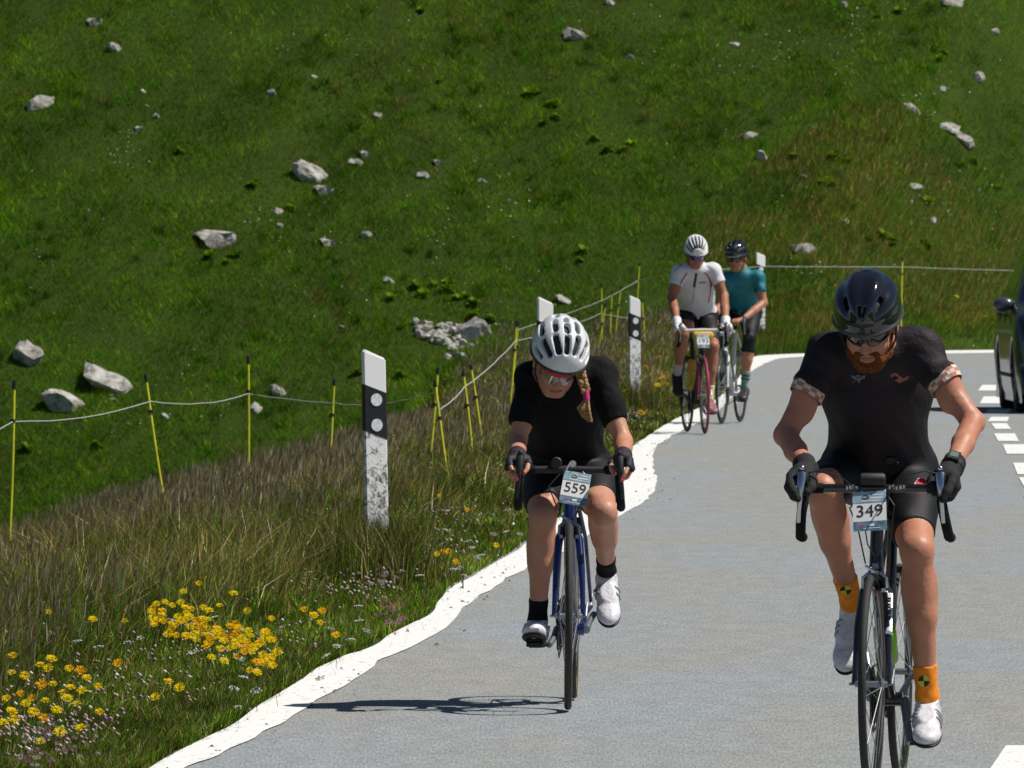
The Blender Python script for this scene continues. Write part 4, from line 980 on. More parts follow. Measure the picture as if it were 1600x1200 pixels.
        h = MB(); h.tube(R0([g + [0, .03, -.008], g + [0, 0, .004], g + [0, -.035, .010], g + [0, -.052, .028], g + [0, -.056, .052]]), [.017, .0175, .0175, .0165, .012], 12)
        ho = h.obj('brake_hood', M_matt, hbo)
        lv = cfg.get('lever_m', M_alu)
        l_ = MB(); l_.tube(R0([g + [0, -.062, .040], g + [s * .002, -.080, .008], g + [s * .004, -.082, -.03], g + [s * .008, -.078, -.075], g + [s * .010, -.066, -.108]]), [.014, .0125, .008, .0065, .006], 10, flat=([0, 1, 0], .6))
        l_.sphere(st(g + [0, -.062, .056]), .0085, 8); l_.obj('brake_lever', lv, hbo)
        grips[s] = st(g)
    MB().tube(R0([upper + axd * .012, barc + [0, .03, -.004], barc + [0, .0, 0]]), [.018, .0165, .020], 12).obj('stem', cfg.get('stem_m', M_carbon), root)
    # front brake
    b = MB(); bc = lower + np.array([0, -.038, -.02])
    b.box(st(bc + [0, .01, .004]), (.012, .014, .014)); b.tube(R0([bc + [-.014, 0, .012], bc + [-.034, -.004, -.004], bc + [-.036, -.002, -.034]]), [.008, .007, .006], 8).tube(R0([bc + [.014, 0, .010], bc + [.034, -.004, -.004], bc + [.036, -.002, -.034]]), [.008, .007, .006], 8)
    b.tube(R0([bc + [.0, -.004, .016], bc + [-.03, -.006, .034]]), [.006, .004], 8)
    b.box(st(bc + [-.028, 0, -.040]), (.006, .022, .006)).box(st(bc + [.028, 0, -.040]), (.006, .022, .006)); b.obj('front_brake', cfg.get('brake_m', M_alu), root)
    # rear brake
    rbk = np.array([0, .80, .66]); MB().tube([rbk + [-.02, 0, 0], rbk + [-.032, 0, -.05]], .006, 6).tube([rbk + [.02, 0, 0], rbk + [.032, 0, -.05]], .006, 6).box(rbk, (.024, .012, .010)).obj('rear_brake', M_matt, root)
    # cables
    c_ = MB()
    for s in (-1, 1):
        g = barc + [s * w, -.085, .03]
        if cfg.get('outer_cables'):
            c_.tube(R0([g + [-s * .012, -.02, .018], g + [-s * .05, -.035, .025], g + [-s * .11, -.03, .012], barc + [s * .045, -.03, -.01], bc + [s * .02, -.03, .10], bc + [-s * .02, .02, .02]]), .0022, 6)
    c_.tube(R0([barc + [-.03, -.01, -.01], barc + [-.075, -.035, -.06], barc + [-.05, -.035, -.12], bc + [-.028, -.008, .04]]), .0024, 6); c_.tube(R0([barc + [.03, -.01, -.01], barc + [.06, -.03, -.05], lower + [.035, .05, .05], lower + [.022, .12, .0]]), .0024, 6)
    c_.obj('cables', M_matt, root)
    # drivetrain
    cr = cfg['crank']; ch = empty('crankset', (0, 0, 0)); ch.parent = root; peds = {}
    for (r_, x_) in ((.100, -.047), (.073, -.041)):
        m = MB(); nt_ = 60; prof = []
        V = []; F_ = []
        for k in range(nt_):
            a = 2 * math.pi * k / nt_; ro = r_ + (.003 if k % 2 else -.001)
            for (x, r2) in ((x_ - .0015, ro), (x_ + .0015, ro), (x_ + .0015, r_ - .014), (x_ - .0015, r_ - .014)): V.append(BB + [x, r2 * math.cos(a), r2 * math.sin(a)])
        for k in range(nt_):
            for j in range(4): F_.append((k * 4 + j, k * 4 + (j + 1) % 4, ((k + 1) % nt_) * 4 + (j + 1) % 4, ((k + 1) % nt_) * 4 + j))
        m.add(V, F_)
        for k in range(5):
            a = 2 * math.pi * k / 5 + .3; m.tube([BB + [x_, 0, 0], BB + [x_, (r_ - .012) * math.cos(a), (r_ - .012) * math.sin(a)]], [.009, .006], 6)
        m.obj('chainring', M_matt, ch, smooth=False)
    for s in (-1, 1):
        dy, dz = (math.cos(cr) * .1715, math.sin(cr) * .1715); e = -s   # image-left pedal at angle cr
        dv = np.array([0, dy, dz]) * e; p = BB + dv + [s * .078, 0, 0]
        MB().tube([BB + [s * .052, 0, 0], BB + dv * .5 + [s * .062, 0, 0], p], [.016, .0125, .012], 10).obj('crank_arm', cfg.get('crank_m', M_alu), ch)
        q = p + [s * .052, 0, 0]; MB().tube([p, q + [s * .02, 0, 0]], .006, 8).box(q, (.030, .034, .006)).box(q + [0, -.03, 0], (.02, .01, .009)).obj('pedal', M_matt, ch); peds[s] = q
    c_ = MB(); th = np.linspace(-.5 * math.pi, -1.5 * math.pi, 14)
    P = [BB + [-.046, math.cos(a) * .101, math.sin(a) * .101] for a in th] + [RA + [-.040, .0, .038], RA + [-.040, .036, .0], RA + [-.040, .0, -.038], RA + [-.040, -.012, -.055], RA + [-.040, .016, -.10], RA + [-.040, -.03, -.125]]; P.append(P[0])
    c_.tube(P, .0042, 6, flat=([1, 0, 0], .6)).obj('chain', M_chain, root)
    MB().tube([RA + [-.058, 0, -.02], RA + [-.055, .01, -.055], RA + [-.050, -.005, -.125]], [.010, .012, .008], 8).lathe([(-.044, .002), (-.044, .02), (-.036, .02), (-.036, .002)], RA + [0, .008, -.06], 'x', 14).lathe([(-.044, .002), (-.044, .02), (-.036, .02), (-.036, .002)], RA + [0, -.010, -.125], 'x', 14).obj('rear_derailleur', M_matt, root)
    # bottles
    for (cm, k) in cfg.get('bottles', []):
        dtd = (lower + axd * .035) - BB; dtd /= np.linalg.norm(dtd); p0 = BB + dtd * .13 + [0, .048, .028]; bt = MB(); bt.tube([p0, p0 + dtd * .005, p0 + dtd * .115, p0 + dtd * .13, p0 + dtd * .14, p0 + dtd * .165], [.032, .036, .036, .034, .018, .014], 16).obj('bottle', cm, root)
    # race number plate
    pl = cfg['plate']; c = st(barc + np.array(pl['off'])); rt = math.radians(pl['rot']); tl = math.radians(pl.get('tilt', 24))
    r_ = np.array([math.cos(rt), 0, -math.sin(rt)]); u_ = np.array([math.sin(rt) , 0, math.cos(rt)]); u_ = u_ * math.cos(tl) + np.array([0, 1, 0]) * math.sin(tl); n_ = np.cross(u_, r_)
    if n_[1] > 0: n_ = -n_
    pw, ph = pl['w'] / 2, pl['h'] / 2
    B = np.stack([r_, u_, -n_], 1)
    pr = MB().box(c, (pw, ph, .0008), B).obj('race_number', M_cardw, root, smooth=False)
    MB().box(c + u_ * ph * .72 + n_ * .0014, (pw, ph * .28, .0005), B).obj('printed_header', M_cardb, pr, smooth=False)
    MB().box(c - u_ * ph * .76 + n_ * .0014, (pw, ph * .24, .0005), B).obj('printed_footer', M_cardd, pr, smooth=False)
    MB().tube([c + u_ * ph * (.66 + .16 * math.sin(a)) + r_ * (-pw * .22 + .20 * pw * math.cos(a)) + n_ * .0022 for a in np.linspace(0, math.pi, 9)], .0012, 5).box(c + u_ * ph * .64 - r_ * pw * .22 + n_ * .0022, (pw * .15, .0018, .0004), B).obj('mountain_emblem', M_ink, pr, smooth=False)
    MB().box(c + u_ * ph * .82 + r_ * pw * .5 + n_ * .0021, (pw * .32, .0014, .0003), B).box(c + u_ * ph * .66 + r_ * pw * .45 + n_ * .0021, (pw * .36, .0022, .0003), B).box(c + u_ * ph * .52 + r_ * pw * .1 + n_ * .0021, (pw * .6, .0012, .0003), B).box(c - u_ * ph * .72 + r_ * pw * .1 + n_ * .0021, (pw * .17, .0036, .0003), B).box(c - u_ * ph * .88 + r_ * pw * .1 + n_ * .0021, (pw * .5, .001, .0003), B).obj('small_print', M_cardw, pr, smooth=False)
    MB().box(c - u_ * ph * .72 - r_ * pw * .5 + n_ * .0021, (pw * .15, .0034, .0003), B).obj('sponsor_mark', M_pink, pr, smooth=False)
    tm = text_mesh(pl['txt'], ph * .86, 'number'); V = np.zeros(len(tm.vertices) * 3); tm.vertices.foreach_get('co', V); V = V.reshape(-1, 3); V[:, 0] *= min(1.15, pw * 1.55 / max(1e-6, np.ptp(V[:, 0])))
    cc = c - u_ * ph * .02 + n_ * .0016; W_ = cc + V[:, :1] * r_ + V[:, 1:2] * u_ + V[:, 2:3] * n_; tm.vertices.foreach_set('co', W_.ravel()); tm.update(); tm.materials.clear(); tm.materials.append(M_ink); link('number', tm, None, pr)
    MB().tube([c + u_ * ph * .9 - r_ * pw * .7, st(barc + [-.03, 0, 0])], .0015, 5).obj('tie', M_cardw, pr); MB().tube([c + u_ * ph * .9 + r_ * pw * .7, st(barc + [.04, 0, 0])], .0015, 5).obj('tie', M_cardw, pr)
    return dict(root=root, grips=grips, peds=peds, barc=st(barc), seat=seat, st=st, barl=barc, lower=lower, axd=axd)

# ------------------------------------------------------------------ helmet in its own frame: x right, y back (front is -y), z up
def helmet(parent, C, R3, kind):
    h = .0045; rad = np.array([.105, .140, .116]) if kind != 'far' else np.array([.102, .135, .108])
    F = Field((-.13, -.17, -.06), (.13, .17, .14), h); F.add([('e', (0, 0, 0), rad, None)], k=.001); F.add([('e', (0, 0, -.004), rad - .020, None)], op='s', k=.001)
    X, Y, Z = np.meshgrid(*F.ax, indexing='ij'); 
    rimz = -.012 - .010 * np.cos(Y / .138 * 2.2) + np.where(Y > 0, -.028 * (Y / .138), 0)
    F.A = np.maximum(F.A, rimz - Z)
    nx, ny, nz = X / rad[0], Y / rad[1], Z / rad[2]; ln = np.sqrt(nx ** 2 + ny ** 2 + nz ** 2) + 1e-6
    th = np.arccos(np.clip(-ny / ln, -1, 1)); ph = np.arctan2(nx, nz)           # th: from the nose point, ph: roll about the long axis
    def slot(p0, t0, t1, w, bend=0.):
        w = w * (1.28 if kind == 'vented' else 1.)
        a = (ph - p0 - bend * (th - t0)) * np.sin(th) * .108; b = (th - np.clip(th, t0, t1)) * .12; return np.sqrt(a * a + b * b) - w
    Dg = lambda d: math.radians(d)
    if kind == 'vented':
        for (p, t0, t1, w) in [(0, 38, 62, .0095), (0, 75, 86, .0095), (0, 98, 104, .008), (-27, 40, 66, .010), (27, 40, 66, .010), (-24, 80, 98, .009), (24, 80, 98, .009), (-56, 44, 72, .010), (56, 44, 72, .010), (-54, 86, 108, .009), (54, 86, 108, .009), (-82, 55, 80, .008), (82, 55, 80, .008), (-20, 115, 135, .01), (20, 115, 135, .01), (-60, 120, 135, .01), (60, 120, 135, .01)]:
            F.A = np.maximum(F.A, -slot(Dg(p), Dg(t0), Dg(t1), w))
    elif kind == 'far':
        for p in (-72, -50, -29, -10, 10, 29, 50, 72): F.A = np.maximum(F.A, -slot(Dg(p), Dg(34), Dg(104 - abs(p) * .2), .0098))
    elif kind == 'smooth':
        for (p, t0, t1, w) in [(-9, 28, 40, .006), (12, 28, 40, .006), (-38, 46, 62, .006), (38, 46, 62, .006)]:
            F.A = np.maximum(F.A, -np.maximum(slot(Dg(p), Dg(t0), Dg(t1), w), .0))
        g = .0035 * np.cos(ph * 9) * np.sin(th) * ((np.abs(ph) < 1.3)); F.A = F.A + g * (th < 1.9)
    F.A = F.A.astype(np.float32)
    return F, rad
HELM_M = {}
def put_helmet(parent, C, R3, kind, m_shell, m_rim, liner=True):
    """C centre, R3 columns: right, back, up"""
    F, rad = helmet(parent, C, R3, kind); M = np.array(R3); ho = field_obj('helmet', F, m_shell, parent, 1, M, C)
    G = Field((-.13, -.17, -.06), (.13, .17, .13), .006); G.add([('e', (0, 0, -.003), rad - .016, None)], k=.001); X, Y, Z = np.meshgrid(*G.ax, indexing='ij'); G.A = np.maximum(G.A, (-.006 + np.where(Y > 0, -.028 * (Y / .138), 0)) - Z).astype(np.float32)
    field_obj('helmet_liner', G, M_matt, ho, 0, M, C)
    n = 48; V = []
    for k in range(n):
        a = 2 * math.pi * k / n; y = rad[1] * math.sin(a); x = rad[0] * math.cos(a); z = -.012 - .010 * math.cos(y / .138 * 2.2) + (-.028 * y / .138 if y > 0 else 0); V.append(np.array([x * .985, y * .985, z]))
    V.append(V[0]); MB().tube(V, .0068, 6).xform(M, C).obj('helmet_rim', m_rim, ho)
    return ho, F

# ------------------------------------------------------------------ riders
M_jblack = mat('black jersey fabric', (.0055, .0055, .0065), .85, bump=.3, bscale=120, spec=.22)
M_shorts = mat('black lycra', (.006, .006, .008), .6, bump=.15, bscale=200, spec=.3)
def rider(P, bike, loc, yaw):
    root = empty('person', loc, -yaw, P['label'], 'person', 'riders climbing the road'); h = P['h']; sk = P['skin']; g = P.get('size', 1.)
    C = np.array(P['head'], float); p = math.radians(P['pitch']); yw = math.radians(P.get('hyaw', 0)); rl = math.radians(P.get('roll', 0))
    f = np.array([math.sin(yw) * math.cos(p), -math.cos(yw) * math.cos(p), -math.sin(p)]); r = np.array([math.cos(yw), math.sin(yw), 0]); u = np.cross(r, -f); u = u if u[2] > 0 else -u
    r, u = r * math.cos(rl) + u * math.sin(rl), u * math.cos(rl) - r * math.sin(rl)
    Hd = lambda a, b, c: C + r * a * g + f * b * g + u * c * g
    RH = np.stack([r, f, u])                                # rows
    hip = {s: np.array(P['hip']) + [s * .085 * g, 0, 0] for s in (-1, 1)}; neck = np.array(P['neck'], float); pel = np.array(P['hip'], float)
    sh = P['sh']; el = P['el']; male = P.get('male', True)
    sp = neck - pel; sp /= np.linalg.norm(sp); RT = np.stack(basis(sp, (0, -1, .5))[0:3]); rt = np.array([1, 0, 0.]); tn = np.cross(rt, sp); RT = np.stack([rt, sp, tn])
    if 'RTx' in P: pass
    bw = P.get('breadth', 1.)
    L_ = np.linalg.norm(neck - pel); at_ = lambda t, o=0: pel + sp * L_ * t + tn * o
    torso = [('e', at_(.02), (.165 * bw, .13, .125), RT, .05), ('e', at_(.32), (.138 * bw, .17, .102), RT, .07), ('e', at_(.66), (.158 * bw, .18, .115), RT, .06), ('c', sh[-1], sh[1], .058 * bw, .058 * bw, .05), ('c', (sh[-1] + sh[1]) / 2 + [0, .0, .01], neck, .075, .062, .04)]
    if not male: torso += [('e', at_(.68, -.075) + [.07 * s, 0, 0], (.055, .06, .05), RT, .05) for s in (-1, 1)]
    if P.get('belly'): torso += [('e', at_(.35, -.06), (.12, .13, .09), RT, .06)]
    # legs
    feet = {}; legs = {}; a1 = .052 * P.get('legw', 1.); foot_prims = {}
    for s in (-1, 1):
        pd = bike['peds'][s]; fp = math.radians(P['foot'][s]); gx = P.get('toe_out', .06) * s; gdir = np.array([gx, -math.cos(fp), -math.sin(fp)]); gdir /= np.linalg.norm(gdir); nn = np.array([0, -math.sin(fp), math.cos(fp)])
        ball = pd + nn * .022; ank = ball - gdir * .118 + nn * .088; kp = np.array([P['knee_out'][s], -1.0, .45]); kn = ik(hip[s], ank, P['thigh'], P['shin'], kp)
        legs[s] = (hip[s], kn, ank); feet[s] = (ball, gdir, nn, ank)
    def leg_prims(s):
        H_, Kn, An = legs[s]; sd_ = An - Kn; sd_ /= np.linalg.norm(sd_); th_ = Kn - H_; th_ /= np.linalg.norm(th_); back = th_ - sd_ * th_.dot(sd_); back = -back / (np.linalg.norm(back) + 1e-6); back = -back if back[1] < 0 else back
        R_ = np.stack([np.cross(back, sd_), back, sd_]); Rt = np.stack([np.cross(th_, back) , np.cross(th_, np.cross(th_, back)), th_]); Ls = np.linalg.norm(An - Kn); q = P.get('legw', 1.)
        kneef = (Kn - (H_ + An) / 2); kneef /= np.linalg.norm(kneef)
        return [('c', H_ + [0, 0, 0], Kn, .084 * q, .054 * q, .03), ('e', H_ * .5 + Kn * .5 + kneef * .012, (.072 * q, .066 * q, .15), R_ * 0 + np.stack([np.array([1, 0, 0.]), np.cross(th_, [1, 0, 0.]), th_]), .03),
                ('e', H_ * .22 + Kn * .78 + kneef * .010 + np.array([-s * .024, 0, 0]), (.026 * q, .028 * q, .055), R_, .03), ('c', Kn, Kn + sd_ * Ls * .45, .048 * q, .046 * q, .02), ('c', Kn + sd_ * Ls * .45, An, .045 * q, .029 * q, .025), ('e', Kn + sd_ * Ls * .27 + back * .022, (.059 * q, .052 * q, .108), R_, .02),
                ('e', Kn + kneef * .020, (.029 * q, .026 * q, .033 * q), None, .010), ('e', Kn + kneef * .018 + sd_ * .055, (.018, .014, .022), None, .02)]
    foot_p = lambda s: [('c', feet[s][3], feet[s][0] - feet[s][1] * .125 + feet[s][2] * .035, .031, .027, .02), ('c', feet[s][0] - feet[s][1] * .12 + feet[s][2] * .03, feet[s][0] + feet[s][1] * .05 + feet[s][2] * .012, .028, .024, .02)]
    # arms and hands
    hands = {}; arms = {}
    for s in (-1, 1):
        G = bike['grips'][s] if P.get('grip', {}).get(s) is None else np.array(P['grip'][s]); o = np.array([s, 0, 0.]); fw = np.array([0, -1, 0.]); up = np.array([0, 0, 1.])
        W = G + np.array(P.get('wrist', {}).get(s, [s * .012, .072, .045])); E = np.array(el[s], float); arms[s] = (np.array(sh[s], float), E, W)
        hp = []; tips = []
        if P.get('grip', {}).get(s) is None:
            hp.append(('c', W, G + o * .010 + fw * .0 + up * .036, .026 * g, .026 * g, .02)); hp.append(('e', G + o * .014 + up * .030 - fw * .008, (.033 * g, .048 * g, .022 * g), None, .015))
            for i, (ln_) in enumerate([.95, 1.05, 1., .8]):
                yk = .040 - .022 * i; K1 = G + o * .036 + up * .030 + fw * yk; K2 = G + o * (.044) - up * .002 + fw * (yk + .006); K3 = G + o * .028 - up * (.030 * ln_) + fw * (yk + .010); K4 = G + o * .006 - up * (.036 * ln_) + fw * (yk + .012)
                if i == 0: K2 = G + o * .034 + up * .010 + fw * .072; K3 = G + o * .022 - up * .016 + fw * .094; K4 = G + o * .010 - up * .036 + fw * .098
                hp.append(('c', G + o * .022 + up * .036 + fw * (yk - .02), K1, .0115, .0105, .006)); hp.append(('c', K1, K2, .0100, .0092, .003)); tips += [('c', K2, K3, .0092, .0085, .003), ('c', K3, K4, .0085, .0078, .003)]
            T1 = G - o * .022 + up * .030 - fw * .010; T2 = G - o * .030 + up * .016 + fw * .022; T3 = G - o * .026 - up * .004 + fw * .050; T4 = G - o * .016 - up * .018 + fw * .064
            hp += [('c', G + up * .034 - fw * .02, T1, .016, .0125, .01), ('c', T1, T2, .012, .011, .004)]; tips += [('c', T2, T3, .0105, .0095, .004), ('c', T3, T4, .0095, .0085, .004)]
        else:   # hand on the bar top: fingers curl forward and under
            hp.append(('c', W, G + [0, .012, .022], .024, .022, .02)); hp.append(('e', G + [0, .008, .024], (.042, .032, .018), None, .012))
            for i in range(4):
                x = s * (.030 - .020 * i); K1 = G + [x, -.016, .024]; K2 = G + [x, -.034, .006]; K3 = G + [x, -.026, -.018]; hp.append(('c', G + [x, 0, .028], K1, .0115, .0105, .004)); tips += [('c', K1, K2, .010, .0095, .003), ('c', K2, K3, .0092, .008, .003)]
            tips += [('c', G + [-s * .035, .02, .012], G + [-s * .045, -.005, -.006], .011, .010, .004), ('c', G + [-s * .045, -.005, -.006], G + [-s * .035, -.022, -.014], .010, .0085, .004)]
        hands[s] = (G, hp, tips)
    aw = P.get('armw', 1.)
    upper = lambda s: [('c', arms[s][0], arms[s][1], .050 * aw, .037 * aw, .03), ('e', arms[s][0] * .45 + arms[s][1] * .55 + [0, -.006, 0], (.040 * aw, .040 * aw, .075), np.stack(list(np.eye(3)[:2]) + [np.eye(3)[2]]), .02)]
    fore = lambda s: [('c', arms[s][1], arms[s][1] * .55 + arms[s][2] * .45, .037 * aw, .037 * aw, .015), ('c', arms[s][1] * .55 + arms[s][2] * .45, arms[s][2], .036 * aw, .025 * aw, .015), ('e', arms[s][1] + (arms[s][1] - (arms[s][0] + arms[s][2]) / 2) * .06, (.026 * aw,) * 3, None, .02)]
    headp = [('e', Hd(0, -.012, .035), (.074 * g, .094 * g, .088 * g), RH, .02), ('e', Hd(0, .022, -.035), (.061 * g, .066 * g, .080 * g), RH, .03), ('e', Hd(0, .052, -.096), (.030 * g, .024 * g, .020 * g), RH, .028),
             ('c', Hd(-.048, .0, -.070), Hd(-.020, .052, -.100), .020, .016, .025), ('c', Hd(.048, .0, -.070), Hd(.020, .052, -.100), .020, .016, .025),
             ('c', Hd(0, .082, .004), Hd(0, .104, -.034), .0085, .0105, .012), ('e', Hd(.011, .094, -.038), (.008, .009, .007), RH, .006), ('e', Hd(-.011, .094, -.038), (.008, .009, .007), RH, .006),
             ('e', Hd(0, .078, .022), (.052, .016, .011), RH, .018), ('e', Hd(.036, .060, -.034), (.022, .022, .020), RH, .02), ('e', Hd(-.036, .060, -.034), (.022, .022, .020), RH, .02),
             ('e', Hd(0, .083, -.060), (.025, .012, .006), RH, .006), ('e', Hd(0, .080, -.073), (.021, .012, .0065), RH, .006),
             ('e', Hd(.078, -.008, -.012), (.011, .020, .034), RH, .006), ('e', Hd(-.078, -.008, -.012), (.011, .020, .034), RH, .006), ('c', Hd(0, -.035, -.055), neck, .056 * g * P.get('neckw', 1), .060 * g * P.get('neckw', 1), .04)]
    allp = np.concatenate([np.array([a[1] if a[0] == 'c' else a[1] for a in torso + headp]), np.array([legs[s][i] for s in (-1, 1) for i in range(3)]), np.array([arms[s][i] for s in (-1, 1) for i in range(3)]), np.array([feet[s][0] + feet[s][1] * .08 for s in (-1, 1)])])
    lo = allp.min(0) - .17; hi = allp.max(0) + .17
    B = Field(lo, hi, h); B.add(torso)
    for s in (-1, 1): B.add(leg_prims(s)); B.add(foot_p(s), -.004); B.add(upper(s)); B.add(fore(s)); B.add(hands[s][1], 0 if P['glove'] else 0); B.add(hands[s][2])
    B.add(headp)
    B.add([('c', Hd(-.022, .094, -.0662), Hd(.022, .094, -.0662), .0022, .0022)], op='s')
    B.add([('e', Hd(.032, .086, -.004), (.020, .014, .011), RH), ('e', Hd(-.032, .086, -.004), (.020, .014, .011), RH)], op='s')
    field_obj('body', B, sk, root, 1)
    for s in (-1, 1): 
        e = MB().sphere(Hd(.031 * s, .066, -.004), .0125, 8).obj('eye', M_eye, root); MB().sphere(Hd(.031 * s, .0745, -.0045), .0062, 6).obj('iris', M_matt, e)
    MB().sphere(Hd(0, .0885 * g ** 0, -.0665), .001, 6, (22, 8, 7.5)).obj('lips', P.get('lip', M_lip), root)
    # jersey
    J = Field(lo, hi, h); J.add(torso, .006); J.add([('c', neck, neck + (Hd(0, -.035, -.055) - neck) * P.get('collar', .45), .064 * g * P.get('neckw', 1), .060 * g * P.get('neckw', 1), .03)], .007, cut=[(neck + (Hd(0, -.035, -.055) - neck) * P.get('collar', .45), Hd(0, -.035, -.055) - neck)])
    for s in (-1, 1):
        a, b, _ = arms[s]; d = (b - a) / np.linalg.norm(b - a); t = P.get('sleeve', .66); J.add(upper(s), P.get('sleeve_loose', .008), cut=[(a + (b - a) * t, d)])
        J.add(fore(s)[:0])
    J.clip(pel + sp * L_ * .10, -sp)
    J.add([('c', neck + (neck - Hd(0, -.02, -.05)) * .0 + (Hd(0, -.035, -.055) - neck) * 1.25, Hd(0, -.035, -.055) + (Hd(0, -.035, -.055) - neck) * 1.3, .05, .06)], op='s')
    jo = field_obj('jersey', J, P['jersey'], root, 1, wrinkle=P.get('wr', .010), wsc=14.)
    # shorts
    S_ = Field(lo, hi, h); S_.add([torso[0]], .0065, cut=[(at_(.30), sp)]); S_.add([torso[1]], .004, cut=[(at_(.30), sp)])
    for s in (-1, 1):
        lp_ = leg_prims(s); a, b = legs[s][0], legs[s][1]; d = (b - a) / np.linalg.norm(b - a); t = P['shorts'][s] if isinstance(P['shorts'], dict) else P['shorts']
        if t <= 1: S_.add(lp_[:3], .0055, cut=[(a + (b - a) * t, d)])
        else:
            S_.add(lp_[:3], .0055); c, e = legs[s][1], legs[s][2]; d2 = (e - c) / np.linalg.norm(e - c); S_.add(lp_[3:], .0055, cut=[(c + (e - c) * (t - 1), d2)])
    so = field_obj('shorts', S_, P.get('shorts_m', M_shorts), root, 1, wrinkle=.004, wsc=14.)
    # gloves
    for s in (-1, 1):
        if P['glove']:
            lo2 = hands[s][0] - .17; hi2 = hands[s][0] + .19; Gf = Field(lo2, hi2, min(h, .0055)); a, b = arms[s][1], arms[s][2]; d = (b - a) / np.linalg.norm(b - a)
            gr = P.get('glove_grow', .003); Gf.add(hands[s][1], gr); cl = P.get('cuff', .03)
            if P.get('full'): Gf.add(hands[s][2], gr)
            c0 = b - d * cl; Gf.add([('c', c0, b, .034 * aw + gr - .004 * (cl < .04), .029 + gr)], k=.01, cut=[(c0, -d)]); 
            field_obj('glove', Gf, P['glove'], root, 1, wrinkle=.004, wsc=30)
        if P.get('nails'):
            for pr_ in hands[s][2]:
                pass
    if P.get('nails'):
        for s in (-1, 1):
            G = hands[s][0]; 
            for q in (G + [s * .010, -.107, -.040], G + [-s * .016, -.073, -.018], G + [s * .014, -.040, -.040]): MB().sphere(q, .0062, 6, (1, .7, 1)).obj('fingernail', M_nail, root)
    # socks, shoes
    for s in (-1, 1):
        H_, Kn, An = legs[s]; d = (An - Kn) / np.linalg.norm(An - Kn); lo2 = An - .2; hi2 = An + .2; top = An - d * P['sock_h'][s]; hs = min(h, .0065)
        Sk = Field(lo2, hi2, hs); Sk.add(leg_prims(s)[3:6], .004, cut=[(top, -d)]); Sk.add(foot_p(s)[:1], .004); field_obj('sock', Sk, P['sock'][s], root, 1, wrinkle=.003, wsc=40) if P['sock'][s] else None
        if s == 1 and P.get('sock_decal') or P.get('sock_decal'):
            M_y, M_k = P['sock_decal']; cc = An - d * .055 + np.array([0, -.1, 0]); uu = -d; rr = np.cross(uu, [0, 1, 0]); rr = rr / np.linalg.norm(rr); rr = rr if rr[0] > 0 else -rr
            circ = lambda q: (lambda i, j: ((i - .5) ** 2 + (j - .5) ** 2 < .25) and ((i > .5) == (j > .5)) == q)
            for q, mm in ((True, M_y), (False, M_k)):
                V, Fc = patch(cc, rr, uu, .036, .036, 12, 12, circ(q)); decal('sock_mark', Sk, V, Fc, (0, 1, 0), mm, root, start=.02)
        ball, gd, nn, _ = feet[s]; B_ = lambda a, b, c=0.: ball + gd * a + nn * b + np.cross(gd, nn) * c
        hq = min(hs, .0038) if P.get('straps') else hs; Fh = Field(np.minimum(B_(.11, 0), B_(-.19, .1)) - .10, np.maximum(B_(.11, 0), B_(-.19, .1)) + .10, hq)
        RF = np.stack([np.cross(gd, nn), gd, nn])
        shoe = [('e', B_(.035, .020), (.044, .070, .030), RF, .02), ('c', B_(-.13, .034), B_(-.02, .030), .036, .036, .02), ('e', B_(-.05, .040), (.040, .07, .036), RF, .02), ('c', B_(-.125, .045), B_(-.105, .085), .038, .036, .02)]
        Fh.add(shoe, P.get('shoe_grow', 0.)); Fh.clip(B_(0, .004), -nn); Fh.clip(B_(-.12, .092), nn * 1. + gd * .25)
        sho = field_obj('shoe', Fh, P['shoe'][s], root, 1)
        So = Field(Fh.lo, Fh.lo + Fh.h * Fh.n, hs); So.add([('e', B_(.035, .006), (.044, .072, .022), RF, .02), ('c', B_(-.13, .010), B_(0, .008), .034, .040, .02)], .001); So.clip(B_(0, .006), nn); So.clip(B_(0, -.006), -nn)
        field_obj('sole', So, M_matt, sho, 0); MB().box(B_(0, -.008), (.03, .02, .006), np.stack([np.cross(gd, nn), gd, nn], 1)).obj('cleat', M_matt, sho, smooth=False)
        if P.get('straps'):
            for q in P['straps']:
                Gs = Field(Fh.lo, Fh.lo + Fh.h * (Fh.n - 1), Fh.h); Gs.add(shoe, P.get('shoe_grow', 0.) + .0048); gn = gd * 1. - nn * .25 + np.cross(gd, nn) * .12; gn /= np.linalg.norm(gn); pc = B_(q, .05)
                Gs.clip(pc + gn * P['strap_w'], gn); Gs.clip(pc - gn * P['strap_w'], -gn); Gs.clip(B_(0, .018), -nn); Gs.clip(B_(-.12, .088), nn + gd * .25); field_obj('shoe_strap', Gs, P['strap_m'], sho, 0)
            MB().disc(B_(-.045, .045, .046 * (s)), .011, np.cross(gd, nn), 14, .01).obj('shoe_dial', M_steel, sho)
    # helmet
    Hc = Hd(0, -.004, P.get('helm_up', .050)); R3 = np.stack([r, -f, u], 1); ho, HF = put_helmet(root, Hc, R3, P['helmet'], P['helm_m'], P['rim_m'])
    sm = MB()
    for s in (-1, 1): sm.tube([Hd(.090 * s, .03, .035), Hd(.080 * s, .018, -.045), Hd(.052 * s, .030, -.098), Hd(0, .03, -.122)], .0035, 6); sm.tube([Hd(.088 * s, -.05, .02), Hd(.080 * s, .010, -.040)], .0035, 6)
    sm.obj('chin_strap', M_matt, ho)
    # glasses
    gl = P['glasses']; V = []; n = 18; zt, zb = gl.get('top', .020), gl.get('bot', -.026)
